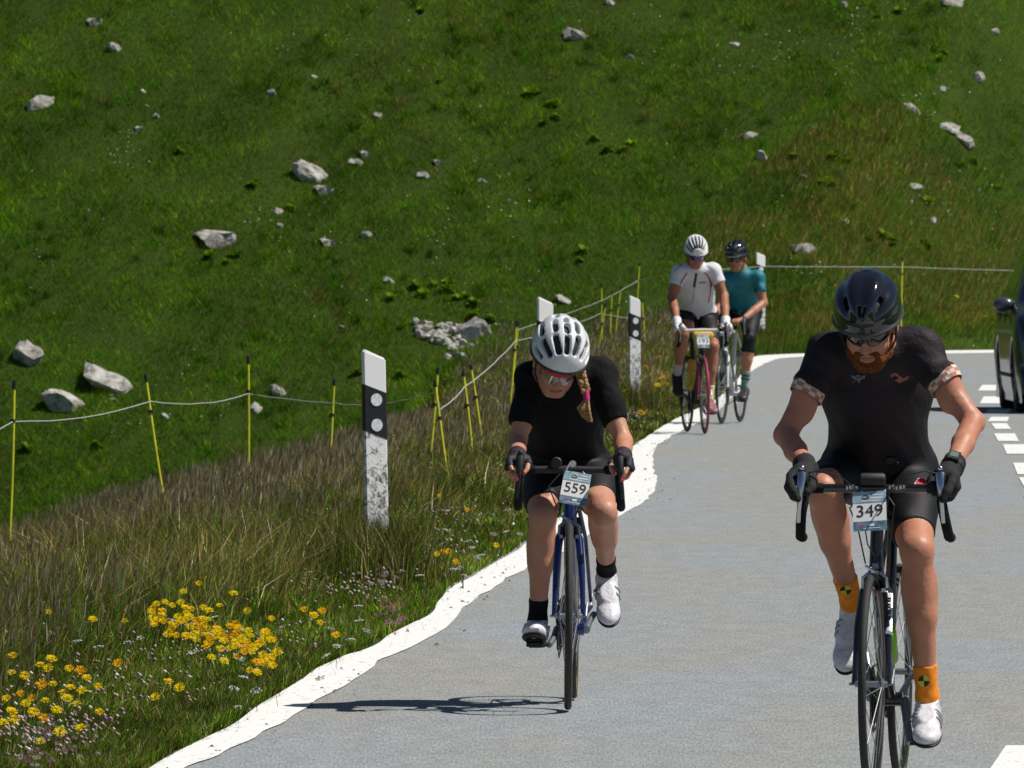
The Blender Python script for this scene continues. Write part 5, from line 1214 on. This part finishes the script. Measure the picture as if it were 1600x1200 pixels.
    for (zz, ins) in ((zt, 0), (zt - .012, .0), ((zt + zb) / 2, .0), (zb + .006, .002), (zb, .004)):
        for k in range(n + 1):
            a = math.radians(-66 + 132 * k / n); edge = abs(a) / math.radians(66); nose = math.exp(-(math.degrees(a) / 10) ** 2) * .012 if zz < -.01 else 0
            zz2 = zz * (1 - .35 * edge ** 3) + nose; rx, ry = .073 * g, .098 * g; V.append(Hd(math.sin(a) * (rx - ins) / g, math.cos(a) * (ry - ins) / g, zz2))
    nl = 5; Fq = [(j * (n + 1) + i, j * (n + 1) + i + 1, (j + 1) * (n + 1) + i + 1, (j + 1) * (n + 1) + i) for j in range(nl - 1) for i in range(n)]
    go = link('glasses', mesh_from('lens', V, Fq), gl['lens'], root); md = go.modifiers.new('thick', 'SOLIDIFY'); md.thickness = .002
    fr = MB().tube([Hd(math.sin(a) * .074, math.cos(a) * .099, zt * (1 - .2 * (abs(a) / 1.15) ** 3)) for a in np.linspace(-1.15, 1.15, 15)], gl.get('fr', .004), 6, flat=(f, .5))
    for s in (-1, 1): fr.tube([Hd(s * .068, .040, .012), Hd(s * .080, -.01, .012)], .003, 6)
    fr.obj('glasses_frame', gl['frame'], go)
    return dict(root=root, J=J, S=S_, B=B, Hd=Hd, arms=arms, r=r, f=f, u=u, helm=ho, HF=HF, Hc=Hc, R3=R3, legs=legs, jersey=jo, shorts=so, upper=upper, lo=lo, hi=hi, h=h, feet=feet, hands=hands, neck=neck)
M_eye = mat('eye white', (.75, .73, .70), .2); M_lip = mat('lips', (.38, .13, .11), .5); M_nail = mat('red nail varnish', (.55, .02, .03), .2, coat=1)

def to_local(px, py, yl, loc, yaw):
    """point seen at photo pixel (px, py) lying yl behind the front axle in the bicycle's own frame"""
    Y = loc[1] + yl; c, s = math.cos(yaw), math.sin(yaw)
    for _ in range(8):
        X = (px - 800) / FPX * Y; dx = X - loc[0]; xl = (dx - yl * s) / c; Y = loc[1] - xl * s + yl * c
    return np.array([xl, yl, CAMZ - (py - HY) / FPX * Y])
# ================================================================== THE WOMAN, number 559
def spot(px, py): g_ = ground(px, py); return (float(g_[0]), float(g_[1]), 0.005)
sk1 = skin_mat('skin light tan', (.54, .27, .175)); sk2 = skin_mat('skin tan', (.53, .245, .155)); sk3 = skin_mat('skin brown tan', (.38, .165, .09)); sk4 = skin_mat('skin tanned', (.46, .22, .125))
M_silver = mat('silver white shell', (.72, .74, .76), .28, coat=.6); M_dshell = mat('black glossy shell', (.008, .009, .014), .10, coat=1.)
M_shoew = mat('white shoe leather', (.70, .69, .74), .4, noise=.10, nscale=40, bump=.3, bscale=70)
L1 = spot(888, 1112); YW1 = math.radians(1.5)
bk = bicycle('bicycle', L1, YW1, math.radians(1.5), dict(bar_z=.858, bar_w=.355, frame=M_blue, fork=M_blue, saddle=.665, crank=math.radians(197), tan=True, rim=.026, bar_m=M_matt, lever_m=M_matt, stem_m=M_matt,
    plate=dict(off=(.020, -.060, -.066), rot=10, w=.098, h=.126, txt='559')), 'blue framed racing bicycle with race number 559 ridden by the woman')
Q = lambda px, py, yl: to_local(px, py, yl, L1, YW1)
# front light left of the stem
bl = bk['barc'] + np.array([-.047, -.012, .026]); MB().tube([bl + [0, -.034, 0], bl + [0, -.030, 0], bl + [0, .03, 0]], [.017, .021, .016], 16).disc(bl + [0, -.035, 0], .015, th=.002).obj('front_light', M_matt, bk['root'])
MB().disc(bk['barc'] + [.012, -.02, .022], .012, th=.008).tube([bk['barc'] + [-.012, -.03, .0], bk['barc'] + [.004, -.045, .028]], .003, 6).obj('bell', M_steel, bk['root'])
P = dict(label='woman in black jersey and shorts with white helmet and blond braid riding number 559', h=.006, skin=sk1, size=.96, head=Q(871, 560, .33) + [0, 0, -.02], pitch=38, hyaw=8, roll=-7, helm_up=.066, hip=Q(884, 700, .83) * [1, 1, 0] + [0, 0, .855], neck=Q(883, 580, .42), male=False, breadth=.94,
    sh={-1: Q(831, 594, .44), 1: Q(937, 588, .44)}, el={-1: Q(808, 694, .34), 1: Q(974, 692, .34)}, armw=.86, legw=.93, thigh=.43, shin=.395, foot={-1: -12, 1: 38}, knee_out={-1: .06, 1: .02}, jersey=M_jblack, wr=.016, sleeve=.70, shorts={-1: .80, 1: .74},
    glove=mat('black mitts', (.018, .012, .018), .7), cuff=.018, sock={-1: M_jblack, 1: M_jblack}, sock_h={-1: .085, 1: .085}, shoe={-1: M_shoew, 1: M_shoew}, straps=[-.055, -.025], strap_w=.006, strap_m=mat('light strap', (.30, .30, .35), .4),
    helmet='vented', helm_m=M_silver, rim_m=M_carbon, nails=True, glasses=dict(lens=mat('mirror lens', (.35, .30, .30), .08, metal=.5, coat=1), frame=mat('red frame', (.55, .015, .03), .3), top=.015, bot=-.040, fr=.0095))
a1 = rider(P, bk, L1, YW1)
# braid
M_hair = mat('blond hair', (.42, .25, .10), .55, noise=.5, nscale=160, bump=.8, bscale=260); M_tie = mat('pink hair tie', (.50, .03, .14), .6)
B0 = [Q(904, 572, .30), Q(909, 592, .265), Q(915, 612, .25), Q(917, 628, .245)]; root = a1['root']
bm_ = MB()
for k in range(7):
    t = k / 6 * 2.0; i = min(int(t), 1); c = B0[i] * (1 - (t - i)) + B0[i + 1] * (t - i)
    for s in (-1, 1): bm_.sphere(c + [s * .008, (-.004 if (k % 2) == (s > 0) else .004), s * .003], .0125 - .0004 * k, 8, (1, 1, 1.15))
hb_ = bm_.obj('hair_braid', M_hair, root)
MB().tube([B0[2], B0[2] * .5 + B0[3] * .5, B0[3]], [.012, .013, .012], 10).obj('hair_tie', M_tie, hb_)
tl = MB(); E_ = [B0[3], Q(914, 640, .245), Q(918, 652, .245)]
for k in range(26):
    o = np.array([R_.gauss(0, .007), R_.gauss(0, .006), 0]); tl.tube([E_[0] + o * .5, E_[1] + o * 1.5, E_[2] + o * 1.2, E_[2] + o * .6 + [.010 + R_.uniform(-.01, .012), 0, -.022]], [.005, .006, .004, .0008], 5)
tl.obj('hair_tail', M_hair, hb_)
hp_ = MB(); Hd = a1['Hd']
for s in (-1, 1): hp_.tube([Hd(s * .062, -.02, .04), Hd(s * .078, -.01, .0), Hd(s * .072, -.03, -.05)], [.02, .012, .012], 8)
hp_.tube([Hd(.072, -.03, -.04), B0[0] + [0, .02, 0], B0[0]], [.018, .014, .012], 8).obj('hair', M_hair, root)

# ================================================================== THE MAN, number 349
L2 = spot(1362, 1246); YW2 = math.radians(7.0)
M_frk = mat('black gloss fork', (.02, .02, .03), .15, coat=1., metal=.3)
bk = bicycle('bicycle', L2, YW2, math.radians(0.0), dict(bar_z=.927, bar_w=.420, frame=M_carbon, fork=M_frk, saddle=.735, crank=math.radians(50), rim=.020, rim_m=M_carbon, lever_m=M_steel, brake_m=M_steel, outer_cables=True, fork_decal=True, flare=.016, drop=.150, spoke_r=1.3,
    crank_m=M_alu, bottles=[(mat('green bottle', (.22, .55, .03), .4), 0)], plate=dict(off=(-.012, -.060, -.068), rot=-4, w=.102, h=.128, txt='349')), 'black racing bicycle with silver brake levers and race number 349')
Q = lambda px, py, yl: to_local(px, py, yl, L2, YW2)
bl = bk['barc'] + np.array([-.006, -.02, .028]); MB().tube([bl + [-.038, 0, 0], bl + [-.034, 0, 0], bl + [.032, 0, 0], bl + [.038, 0, 0]], [.014, .019, .019, .014], 16).obj('bar_bag', M_matt, bk['root'])
for k, x in enumerate((-.085, -.075, -.066, -.056, .045, .056, .066, .078, .088)):
    MB().box(bk['barc'] + [x, -.0145, .001 + .002 * (k % 3)], (.0038 if k % 2 else .0026, .0012, .0055)).obj('bar_lettering', M_white, bk['root'], smooth=False)
MB().box(bk['st'](bk['lower'] + np.array([0, -.026, .012])), (.010, .004, .009)).obj('front_reflector', mat('blue grey reflector', (.16, .28, .36), .25, coat=.5), bk['root'], smooth=False)
M_jm = mat('dark violet jersey', (.017, .012, .017), .7, spec=.3, bump=.3, bscale=90)
P = dict(label='red bearded man in dark jersey, black helmet and orange socks riding number 349', h=.006, skin=sk2, size=1.03, head=Q(1357, 508, .34), pitch=33, hyaw=-3, roll=0, hip=Q(1374, 690, .86) * [1, 1, 0] + [0, 0, .965], neck=Q(1364, 540, .47), male=True, breadth=1.06,
    sh={-1: Q(1294, 558, .46), 1: Q(1436, 548, .46)}, el={-1: Q(1228, 682, .38), 1: Q(1520, 662, .38)}, armw=.93, legw=.97, thigh=.47, shin=.465, foot={-1: 46, 1: 16}, knee_out={-1: -.16, 1: .08}, jersey=M_jm, sleeve=.40, sleeve_loose=.010, shorts={-1: .84, 1: .80},
    glove=mat('black long gloves', (.010, .010, .013), .85, bump=.4, bscale=150), full=True, cuff=.055, glove_grow=.0045, sock={-1: mat('orange sock', (.85, .26, .01), .8, noise=.12, nscale=60), 1: None}, sock_h={-1: .105, 1: .105}, shoe={-1: M_shoew, 1: M_shoew}, straps=[-.062, -.040, -.018], strap_w=.0048, strap_m=mat('grey strap edge', (.30, .30, .36), .5),
    sock_decal=(mat('yellow mark', (.60, .52, .04), .7), M_ink), helmet='smooth', helm_m=M_dshell, rim_m=mat('grey rim trim', (.05, .055, .06), .4), glasses=dict(lens=mat('black lens', (.006, .006, .008), .08, coat=1), frame=M_carbon, top=.020, bot=-.022), wr=.019,
    wrist={-1: [.004, .075, .048], 1: [.022, .070, .050]})
P['sock'][1] = P['sock'][-1]
a2 = rider(P, bk, L2, YW2); root = a2['root']; Hd = a2['Hd']
# beard
M_beard = mat('ginger beard', (.20, .065, .022), .85, spec=.1, noise=.5, nscale=180, bump=1., bscale=260)
Bf = Field(Hd(0, 0, -.06) - .13, Hd(0, 0, -.06) + .13, .004)
RHm = np.stack([a2['r'], a2['f'], a2['u']])
Bf.add([('e', Hd(0, .048, -.102), (.040, .036, .036), RHm, .02), ('c', Hd(-.064, -.004, -.030), Hd(-.050, .026, -.086), .009, .018, .015), ('c', Hd(.064, -.004, -.030), Hd(.050, .026, -.086), .009, .018, .015), ('c', Hd(-.050, .026, -.086), Hd(-.02, .060, -.103), .019, .025, .015), ('c', Hd(.050, .026, -.086), Hd(.02, .060, -.103), .019, .025, .015), ('c', Hd(-.026, .082, -.053), Hd(.026, .082, -.053), .0085, .0085, .008), ('c', Hd(-.028, .078, -.054), Hd(-.034, .064, -.085), .009, .014, .01), ('c', Hd(.028, .078, -.054), Hd(.034, .064, -.085), .009, .014, .01)])
Bf.add([('c', Hd(-.015, .100, -.066), Hd(.015, .100, -.066), .0065, .0065)], op='s')
V, Q4 = Bf.nets(1); V += Bf.normals(V) * ((fbm(V[:, 0] * 1.3 + V[:, 2], V[:, 1] + V[:, 2] * .7, 160, 3, 2) - .5) * .006)[:, None]; link('beard', mesh_from('beard', V, quads=Q4), M_beard, root)
# checkered sleeve bands
M_chk = bpy.data.materials.new('orange and white squares'); M_chk.use_nodes = True
for s in (-1, 1):
    a, b, _ = a2['arms'][s]; d = (b - a) / np.linalg.norm(b - a); r_, f_, u_ = basis(d, (0, -1, 0)); t0 = .395; Lg = np.linalg.norm(b - a); n = 30; V = []; F_ = [[], []]
    for j in range(4):
        c = a + d * (Lg * t0 + .0125 * j); rr = None
        for k in range(n):
            an = 2 * math.pi * k / n; dr = r_ * math.cos(an) + u_ * math.sin(an); q0 = c[None] + dr[None] * np.linspace(.02, .09, 71)[:, None]; vv = a2['B'].sample(q0); i = int(np.argmax(vv > 0)); V.append(q0[i] + dr * .0085)
    for j in range(3):
        for k in range(n): F_[(j + k // 2) % 2].append((j * n + k, j * n + (k + 1) % n, (j + 1) * n + (k + 1) % n, (j + 1) * n + k))
    band = link('sleeve_band', mesh_from('sleeve_band', V, F_[0] + F_[1], smooth=False), None, a2['jersey'])
    band.data.materials.append(mat('white cloth', (.66, .62, .60), .8)); band.data.materials.append(mat('orange cloth', (.55, .20, .10), .8)); band.data.polygons.foreach_set('material_index', [0] * len(F_[0]) + [1] * len(F_[1]))
# emblems on the chest
def mark(F, c, w, h, m, parent, shape=None, n=10, name='emblem', d=(0, 1, 0), rot=0.):
    u1 = np.array([math.cos(rot), 0, math.sin(rot)]); v1 = np.array([-math.sin(rot), 0, math.cos(rot)]); V, Fc = patch(np.array(c) - np.array([0, 0, 0]), u1, v1, w, h, n, n, shape); return decal(name, F, V, Fc, d, m, parent, off=.008, start=.30)
Qm = lambda px, py: to_local(px, py, .42, L2, YW2)
stag = lambda i, j: (abs(j - (.25 + abs(i - .5) * .9)) < .10) or (abs(i - .5) < .10 and j < .6) or (abs(j - .75 + abs(i - .5) * .6) < .07) or (abs(i - j) < .07 and j < .4)
mark(a2['J'], Qm(1341, 593), .042, .030, mat('grey print', (.16, .16, .20), .6), root, stag, 14)
wing = lambda i, j: (abs(j - .65 - .25 * math.sin(i * 6.28)) < .13) or (abs(i - .5) + abs(j - .3) < .28)
mark(a2['J'], Qm(1404, 594), .050, .034, mat('red white print', (.30, .085, .06), .6), root, wing, 14)
semi = lambda i, j: ((i - .5) ** 2 + (j * .55) ** 2 < .25)
mark(a2['S'], to_local(1428, 757, .35, L2, YW2), .044, .026, mat('pale pink ring', (.68, .42, .42), .6), root, semi, 12)
d_ = mark(a2['S'], to_local(1428, 757, .35, L2, YW2), .034, .020, mat('red badge', (.50, .03, .06), .6), root, semi, 12)
for v in d_.data.vertices: v.co.y -= .0012
# helmet front mount
mt = a2['Hd'](0, .128, .085); MB().tube([Hd(-.034, .118, .078), Hd(.0, .130, .080), Hd(.034, .118, .078)], [.008, .010, .008], 8).tube([Hd(0, .128, .078), Hd(.004, .134, .050)], [.008, .006], 8).obj('helmet_mount', M_matt, a2['helm'])
# watch
a, b = a2['arms'][1][1], a2['arms'][1][2]; d = (b - a) / np.linalg.norm(b - a); c = b - d * .012; MB().tube([c - d * .010, c + d * .010], .0375, 20).obj('watch_strap', M_matt, root)
nrm = np.array([.12, -.75, .62]); nrm -= d * nrm.dot(d); nrm /= np.linalg.norm(nrm); sd_ = np.cross(d, nrm); wt = MB().box(c + nrm * .040, (.018, .022, .007), np.stack([sd_, d, nrm], 1)).obj('watch', M_matt, root, smooth=False)
MB().box(c + nrm * .048, (.012, .014, .001), np.stack([sd_, d, nrm], 1)).obj('watch_screen', mat('grey green display', (.13, .20, .17), .3), wt, smooth=False)

# ================================================================== THE MAN IN WHITE, number 193
L3 = spot(1101, 679); YW3 = math.radians(-8.0)
bk = bicycle('bicycle', L3, YW3, math.radians(-3), dict(bar_z=.905, bar_w=.40, frame=M_matt, fork=M_red, saddle=.76, crank=math.radians(35), tyre_f=M_redtyre, rim_m=M_matt, spoke_r=1.6, spokes=18, bar_m=M_white, plate=dict(off=(-.002, -.115, -.095), rot=0, w=.108, h=.130, txt='193')),
    'dark bicycle with red fork and front tyre and a yellow bar bag')
M_bag = mat('yellow bag fabric', (.62, .38, .05), .7, noise=.2, nscale=30)
Bg = Field(bk['barc'] - .2, bk['barc'] + .16, .009); Bg.add([('c', bk['barc'] + [-.065, -.058, -.045], bk['barc'] + [.065, -.058, -.045], .034, .034), ('c', bk['barc'] + [-.045, -.055, -.085], bk['barc'] + [.045, -.055, -.085], .03, .03)], k=.03)
field_obj('bar_bag', Bg, M_bag, bk['root'], 1)
MB().tube([BB + [-.03, -.05, .12], BB + [-.01, .10, .36]], [.03, .034], 10).obj('frame_bag', M_bag, bk['root'])
Q = lambda px, py, yl: to_local(px, py, yl, L3, YW3)
M_jw = mat('white jersey', (.70, .69, .73), .8, spec=.2, bump=.2, bscale=80); M_gw = mat('white gloves', (.76, .75, .75), .8)
P = dict(label='man in white jersey with red piping, white gloves and striped white helmet', h=.0095, skin=sk3, size=1.04, head=Q(1087, 396, .38), pitch=29, hyaw=0, hip=Q(1088, 490, .86) * [1, 1, 0] + [0, 0, 1.02], neck=Q(1088, 421, .48), male=True, breadth=1.12, belly=True,
    sh={-1: Q(1062, 426, .47), 1: Q(1114, 424, .47)}, el={-1: Q(1050, 466, .42), 1: Q(1131, 463, .42)}, armw=1.1, legw=1.06, thigh=.47, shin=.46, foot={-1: 40, 1: 12}, knee_out={-1: -.12, 1: .05}, jersey=M_jw, sleeve=.50, sleeve_loose=.012, shorts={-1: .62, 1: .88},
    glove=M_gw, full=False, cuff=.07, glove_grow=.005, sock={-1: mat('grey white sock', (.5, .5, .54), .8), 1: mat('white yellow sock', (.72, .74, .42), .8)}, sock_h={-1: .12, 1: .12}, shoe={-1: M_matt, 1: mat('grey red shoe', (.30, .14, .15), .5, noise=.5, nscale=30)}, shoe_grow=.006, helmet='far', helm_m=mat('white shell', (.80, .82, .82), .35), rim_m=M_white,
    glasses=dict(lens=mat('violet lens', (.05, .03, .25), .12, metal=.6, coat=1), frame=M_carbon))
a3 = rider(P, bk, L3, YW3); root = a3['root']
M_pip = mat('dark red piping', (.33, .02, .06), .7); M_coll = mat('dark collar', (.05, .04, .05), .8)
def line_mark(F, pix, w, m, parent, loc, yaw, name='piping', yl=.45):
    P_ = np.array([to_local(*q, yl, loc, yaw) for q in pix]); P_ = resample(P_[:, [0, 2]], .02); T = np.gradient(P_, axis=0); T /= np.linalg.norm(T, axis=1)[:, None]; N_ = np.stack([-T[:, 1], T[:, 0]], 1) * w / 2
    V = [(a[0], yl, a[1]) for a in P_ + N_] + [(a[0], yl, a[1]) for a in P_ - N_]; n_ = len(P_); decal(name, F, V, [(i, i + 1, i + 1 + n_, i + n_) for i in range(n_ - 1)], (0, 1, 0), m, parent, off=.005, start=.3)
line_mark(a3['J'], [(1072, 427), (1067, 436), (1062, 444), (1061, 456), (1063, 470)], .011, M_pip, root, L3, YW3)
line_mark(a3['J'], [(1099, 426), (1106, 434), (1111, 444), (1113, 458), (1112, 474)], .011, M_pip, root, L3, YW3)
line_mark(a3['J'], [(1086, 428), (1085.5, 450)], .022, M_coll, root, L3, YW3, 'zip')
line_mark(a3['J'], [(1085.5, 450), (1086, 476)], .006, mat('grey zip', (.3, .3, .32), .6), root, L3, YW3, 'zip')
line_mark(a3['J'], [(1092, 443), (1103, 442)], .012, mat('small dark lettering', (.22, .18, .24), .7), root, L3, YW3, 'chest_lettering')
line_mark(a3['J'], [(1050, 428), (1055, 420), (1064, 414)], .02, mat('blue grey print', (.20, .24, .38), .7), root, L3, YW3, 'shoulder_print')
line_mark(a3['J'], [(1103, 415), (1113, 421), (1121, 430)], .012, mat('light print', (.48, .48, .56), .7), root, L3, YW3, 'shoulder_print')

# ================================================================== THE MAN IN TEAL
L4 = spot(1128, 663); YW4 = math.radians(11.0)
bk = bicycle('bicycle', L4, YW4, math.radians(1), dict(bar_z=.925, bar_w=.41, frame=M_white, fork=M_white, saddle=.76, crank=math.radians(22), rim=.03, rim_m=M_matt, spoke_r=1.6, spokes=18, bottles=[(mat('grey bottle', (.3, .33, .35), .4), 0)], plate=dict(off=(.02, -.05, -.06), rot=4, w=.11, h=.13, txt='31')),
    'white and grey bicycle of the rider in teal')
Q = lambda px, py, yl: to_local(px, py, yl, L4, YW4)
M_teal = mat('teal jersey', (.006, .17, .22), .6, bump=.2, bscale=80)
gr = bk['barc'] + np.array([.105, -.004, .0])
P = dict(label='man in teal jersey with black helmet, white cap brim and dark glasses', h=.0095, skin=sk4, size=1.03, head=Q(1151, 403, .42), pitch=12, hyaw=-10, hip=Q(1160, 492, .88) * [1, 1, 0] + [0, 0, 1.02], neck=Q(1158, 426, .50), male=True, breadth=1.06,
    sh={-1: Q(1136, 438, .48), 1: Q(1184, 434, .50)}, el={-1: Q(1124, 480, .40), 1: Q(1193, 474, .46)}, armw=1.02, legw=1.02, thigh=.47, shin=.46, foot={-1: 25, 1: 10}, knee_out={-1: -.1, 1: .22}, jersey=M_teal, sleeve=.58, sleeve_loose=.010, shorts={-1: 1.3, 1: 1.28},
    grip={1: gr, -1: bk['barc'] + np.array([-.10, -.004, 0])}, wrist={1: [.05, .055, .03], -1: [-.03, .05, .05]}, glove=None, sock={-1: mat('striped sock', (.22, .38, .30), .8, noise=.3, nscale=5), 1: None}, sock_h={-1: .13, 1: .15}, shoe={-1: M_matt, 1: mat('black shoe', (.035, .035, .04), .4)}, shoe_grow=.004,
    helmet='vented', helm_m=M_dshell, rim_m=M_matt, glasses=dict(lens=mat('dark lens', (.01, .012, .012), .1, coat=1), frame=M_carbon))
P['sock'][1] = P['sock'][-1]
a4 = rider(P, bk, L4, YW4); root = a4['root']; Hd = a4['Hd']
MB().tube([Hd(math.sin(a) * .080, math.cos(a) * .118, .030) for a in np.linspace(-1.0, 1.0, 13)], .0085, 8, flat=(a4['u'], .6)).obj('cap_brim', M_gw, root)
a, b, w_ = a4['arms'][1]; d = (b - a) / np.linalg.norm(b - a)
for k in (.46, .52): MB().tube([a + (b - a) * k - d * .005, a + (b - a) * k + d * .005], .0615, 20).obj('sleeve_stripe', mat('dark teal stripe', (.004, .05, .075), .7), a4['jersey'])
d = (w_ - b) / np.linalg.norm(w_ - b); MB().tube([w_ - d * .035, w_ - d * .012], .034, 16).obj('watch', M_matt, root)
An = a4['legs'][1][2]; Kn = a4['legs'][1][1]; d = (An - Kn) / np.linalg.norm(An - Kn)
for k in (.085, .115): MB().tube([An - d * k, An - d * (k - .012)], .0435, 16).obj('sock_stripe', M_matt, root)

# ================================================================== CAR
M_car = mat('dark blue metallic car paint', (.005, .007, .020), .22, metal=.2, coat=.6); M_glass = mat('tinted car glass', (.008, .010, .010), .05, coat=1.); M_trim = mat('black car trim', (.012, .012, .012), .5)
cy = FPX / ((646 - HY) / CAMZ); car = empty('car', (4.93 + .90, cy + .35, .004), math.radians(0.6), 'dark blue car at the right edge driving toward the camera beside the centre line', 'car')
W_, Lc, Hc_ = .895, 4.30, 1.64
Cf = Field((-1.0, -.75, .08), (1.0, 3.9, 1.76), .028); X, Y, Z = np.meshgrid(*Cf.ax, indexing='ij')
def smax(a, b, k): h_ = np.clip(.5 - .5 * (a - b) / k, 0, 1); return a * (1 - h_) + b * h_ + k * h_ * (1 - h_)
fr_ = -.62; rr_ = fr_ + Lc
hood = .90 + .16 * sstep(fr_, fr_ + 1.0, Y) + .06 * sstep(2.6, 3.4, Y)
side = np.abs(X) - (W_ + .02 - .05 * ((Z - .62) / .45) ** 2 - .10 * sstep(fr_ + .5, fr_ - .05, Y) - .08 * sstep(rr_ - .4, rr_, Y))
low = smax(smax(smax(side, Z - hood, .10), -(Z - .20), .05), smax(fr_ + .08 * ((Z - .5) / .3) ** 2 + .22 * (X / W_) ** 4 - Y, Y - rr_, .05), .12)
cab = smax(smax(np.abs(X) - (.86 - .36 * np.clip(Z - 1.0, 0, 1)), Z - Hc_ + .05 * (np.abs(Y - 1.75) / 1.2) ** 2, .08), smax((fr_ + .95 + (Z - .9) * 1.55) - Y, Y - (rr_ - .12 - (Z - .9) * .55), .08), .06)
A = np.minimum(low, cab); k_ = .06; hh = np.clip(.5 + .5 * (low - cab) / k_, 0, 1); A = low * (1 - hh) + cab * hh - k_ * hh * (1 - hh)
wy = (fr_ + .80, fr_ + .80 + 2.52)
for y_ in wy:
    rr = np.sqrt((Y - y_) ** 2 + (Z - .315) ** 2); A = np.maximum(A, -np.maximum(rr - .385, .62 - np.abs(X))); 
Cf.A = A.astype(np.float32); Vb, Qb = Cf.nets(1); link('car_body', mesh_from('car_body', Vb, quads=Qb), M_car, car)
def glass(nm, mask):
    G = Field(Cf.lo, Cf.lo + Cf.h * (Cf.n - 1), Cf.h); G.A = np.maximum(cab - .008, mask).astype(np.float32)[:G.A.shape[0], :G.A.shape[1], :G.A.shape[2]]; V, Q_ = G.nets(0); 
    if len(V): link(nm, mesh_from(nm, V, quads=Q_, smooth=True), M_glass, car)
sl = (Z - .9); yf = fr_ + 1.08 + sl * 1.55; yr = rr_ - .30 - sl * .55
for s in (-1, 1):
    glass('side_window', np.maximum(np.maximum(np.maximum(1.08 - Z, Z - 1.54), .56 - s * X), np.maximum(yf + .10 - Y, Y - 1.52)))
    glass('side_window', np.maximum(np.maximum(np.maximum(1.08 - Z, Z - 1.54), .56 - s * X), np.maximum(1.60 - Y, Y - yr)))
glass('windscreen', np.maximum(np.maximum(1.06 - Z, Z - 1.56), np.maximum(np.abs(X) - (.76 - .36 * np.clip(Z - 1.0, 0, 1)), Y - (yf + .0))))
for y_ in wy:
    for s in (-1, 1):
        wr = empty('wheel', (0, 0, 0)); wr.parent = car; c = np.array([s * .78, y_, .315])
        MB().lathe([(-.09, .215), (-.10, .25), (-.10, .295), (-.08, .313), (.08, .313), (.10, .295), (.10, .25), (.09, .215)], c, 'x', 36).obj('tyre', M_rubber, wr)
        rm = MB().lathe([(-.085, .218), (.085, .218), (.085, .195), (-.085, .195)], c, 'x', 30)
        for k in range(5):
            a = 2 * math.pi * k / 5; rm.tube([c + [s * .07, 0, 0], c + [s * .075, .2 * math.cos(a), .2 * math.sin(a)]], [.035, .028], 6)
        rm.obj('rim', M_alu, wr)
for s in (-1, 1):
    m_ = np.array([s * .95, fr_ + 1.42, 1.06]); F_m = Field(m_ - .16, m_ + .16, .011); F_m.add([('e', m_, (.105, .075, .072), None), ('e', m_ + [s * .02, 0, -.015], (.085, .07, .06), None)], k=.02); F_m.clip(m_ + [0, .045, 0], (0, 1, 0)); mo = field_obj('side_mirror', F_m, mat('grey violet mirror shell', (.05, .05, .075), .3, coat=.6), car, 1)
    MB().box(m_ + [0, .046, 0], (.085, .004, .052)).obj('mirror_glass', M_steel, mo, smooth=False); MB().box(m_ + [-s * .11, .02, -.04], (.06, .02, .018)).obj('mirror_arm', M_trim, mo, smooth=False)
    MB().sphere((s * .66, fr_ + .16, .68), .01, 10, (17, 9, 8)).obj('headlight', mat('headlight glass', (.55, .57, .6), .05, metal=.4, coat=1), car)
    for y_ in (1.30, 2.30): MB().tube([(s * .89, y_, .94), (s * .925, y_ + .03, .945), (s * .925, y_ + .15, .945), (s * .89, y_ + .18, .94)], .012, 6).obj('door_handle', M_trim, car)
    MB().tube([(s * .893, .42, .36), (s * .897, 2.3, .36)], .022, 6).obj('side_sill', M_trim, car)
    for y_ in (.55, 1.55, 2.5): MB().box((s * .90, y_, .70), (.004, .005, .28)).obj('door_seam', M_trim, car, smooth=False)
    MB().box((s * .70, rr_ - .06, .82), (.10, .03, .10)).obj('tail_light', M_redtyre, car, smooth=False)
MB().box((0, fr_ + .06, .62), (.42, .03, .07)).obj('grille', M_trim, car, smooth=False); MB().box((0, fr_ + .04, .36), (.60, .03, .07)).obj('lower_grille', M_trim, car, smooth=False)
MB().box((0, fr_ - .0, .46), (.26, .012, .055)).obj('number_plate', M_cardw, car, smooth=False)
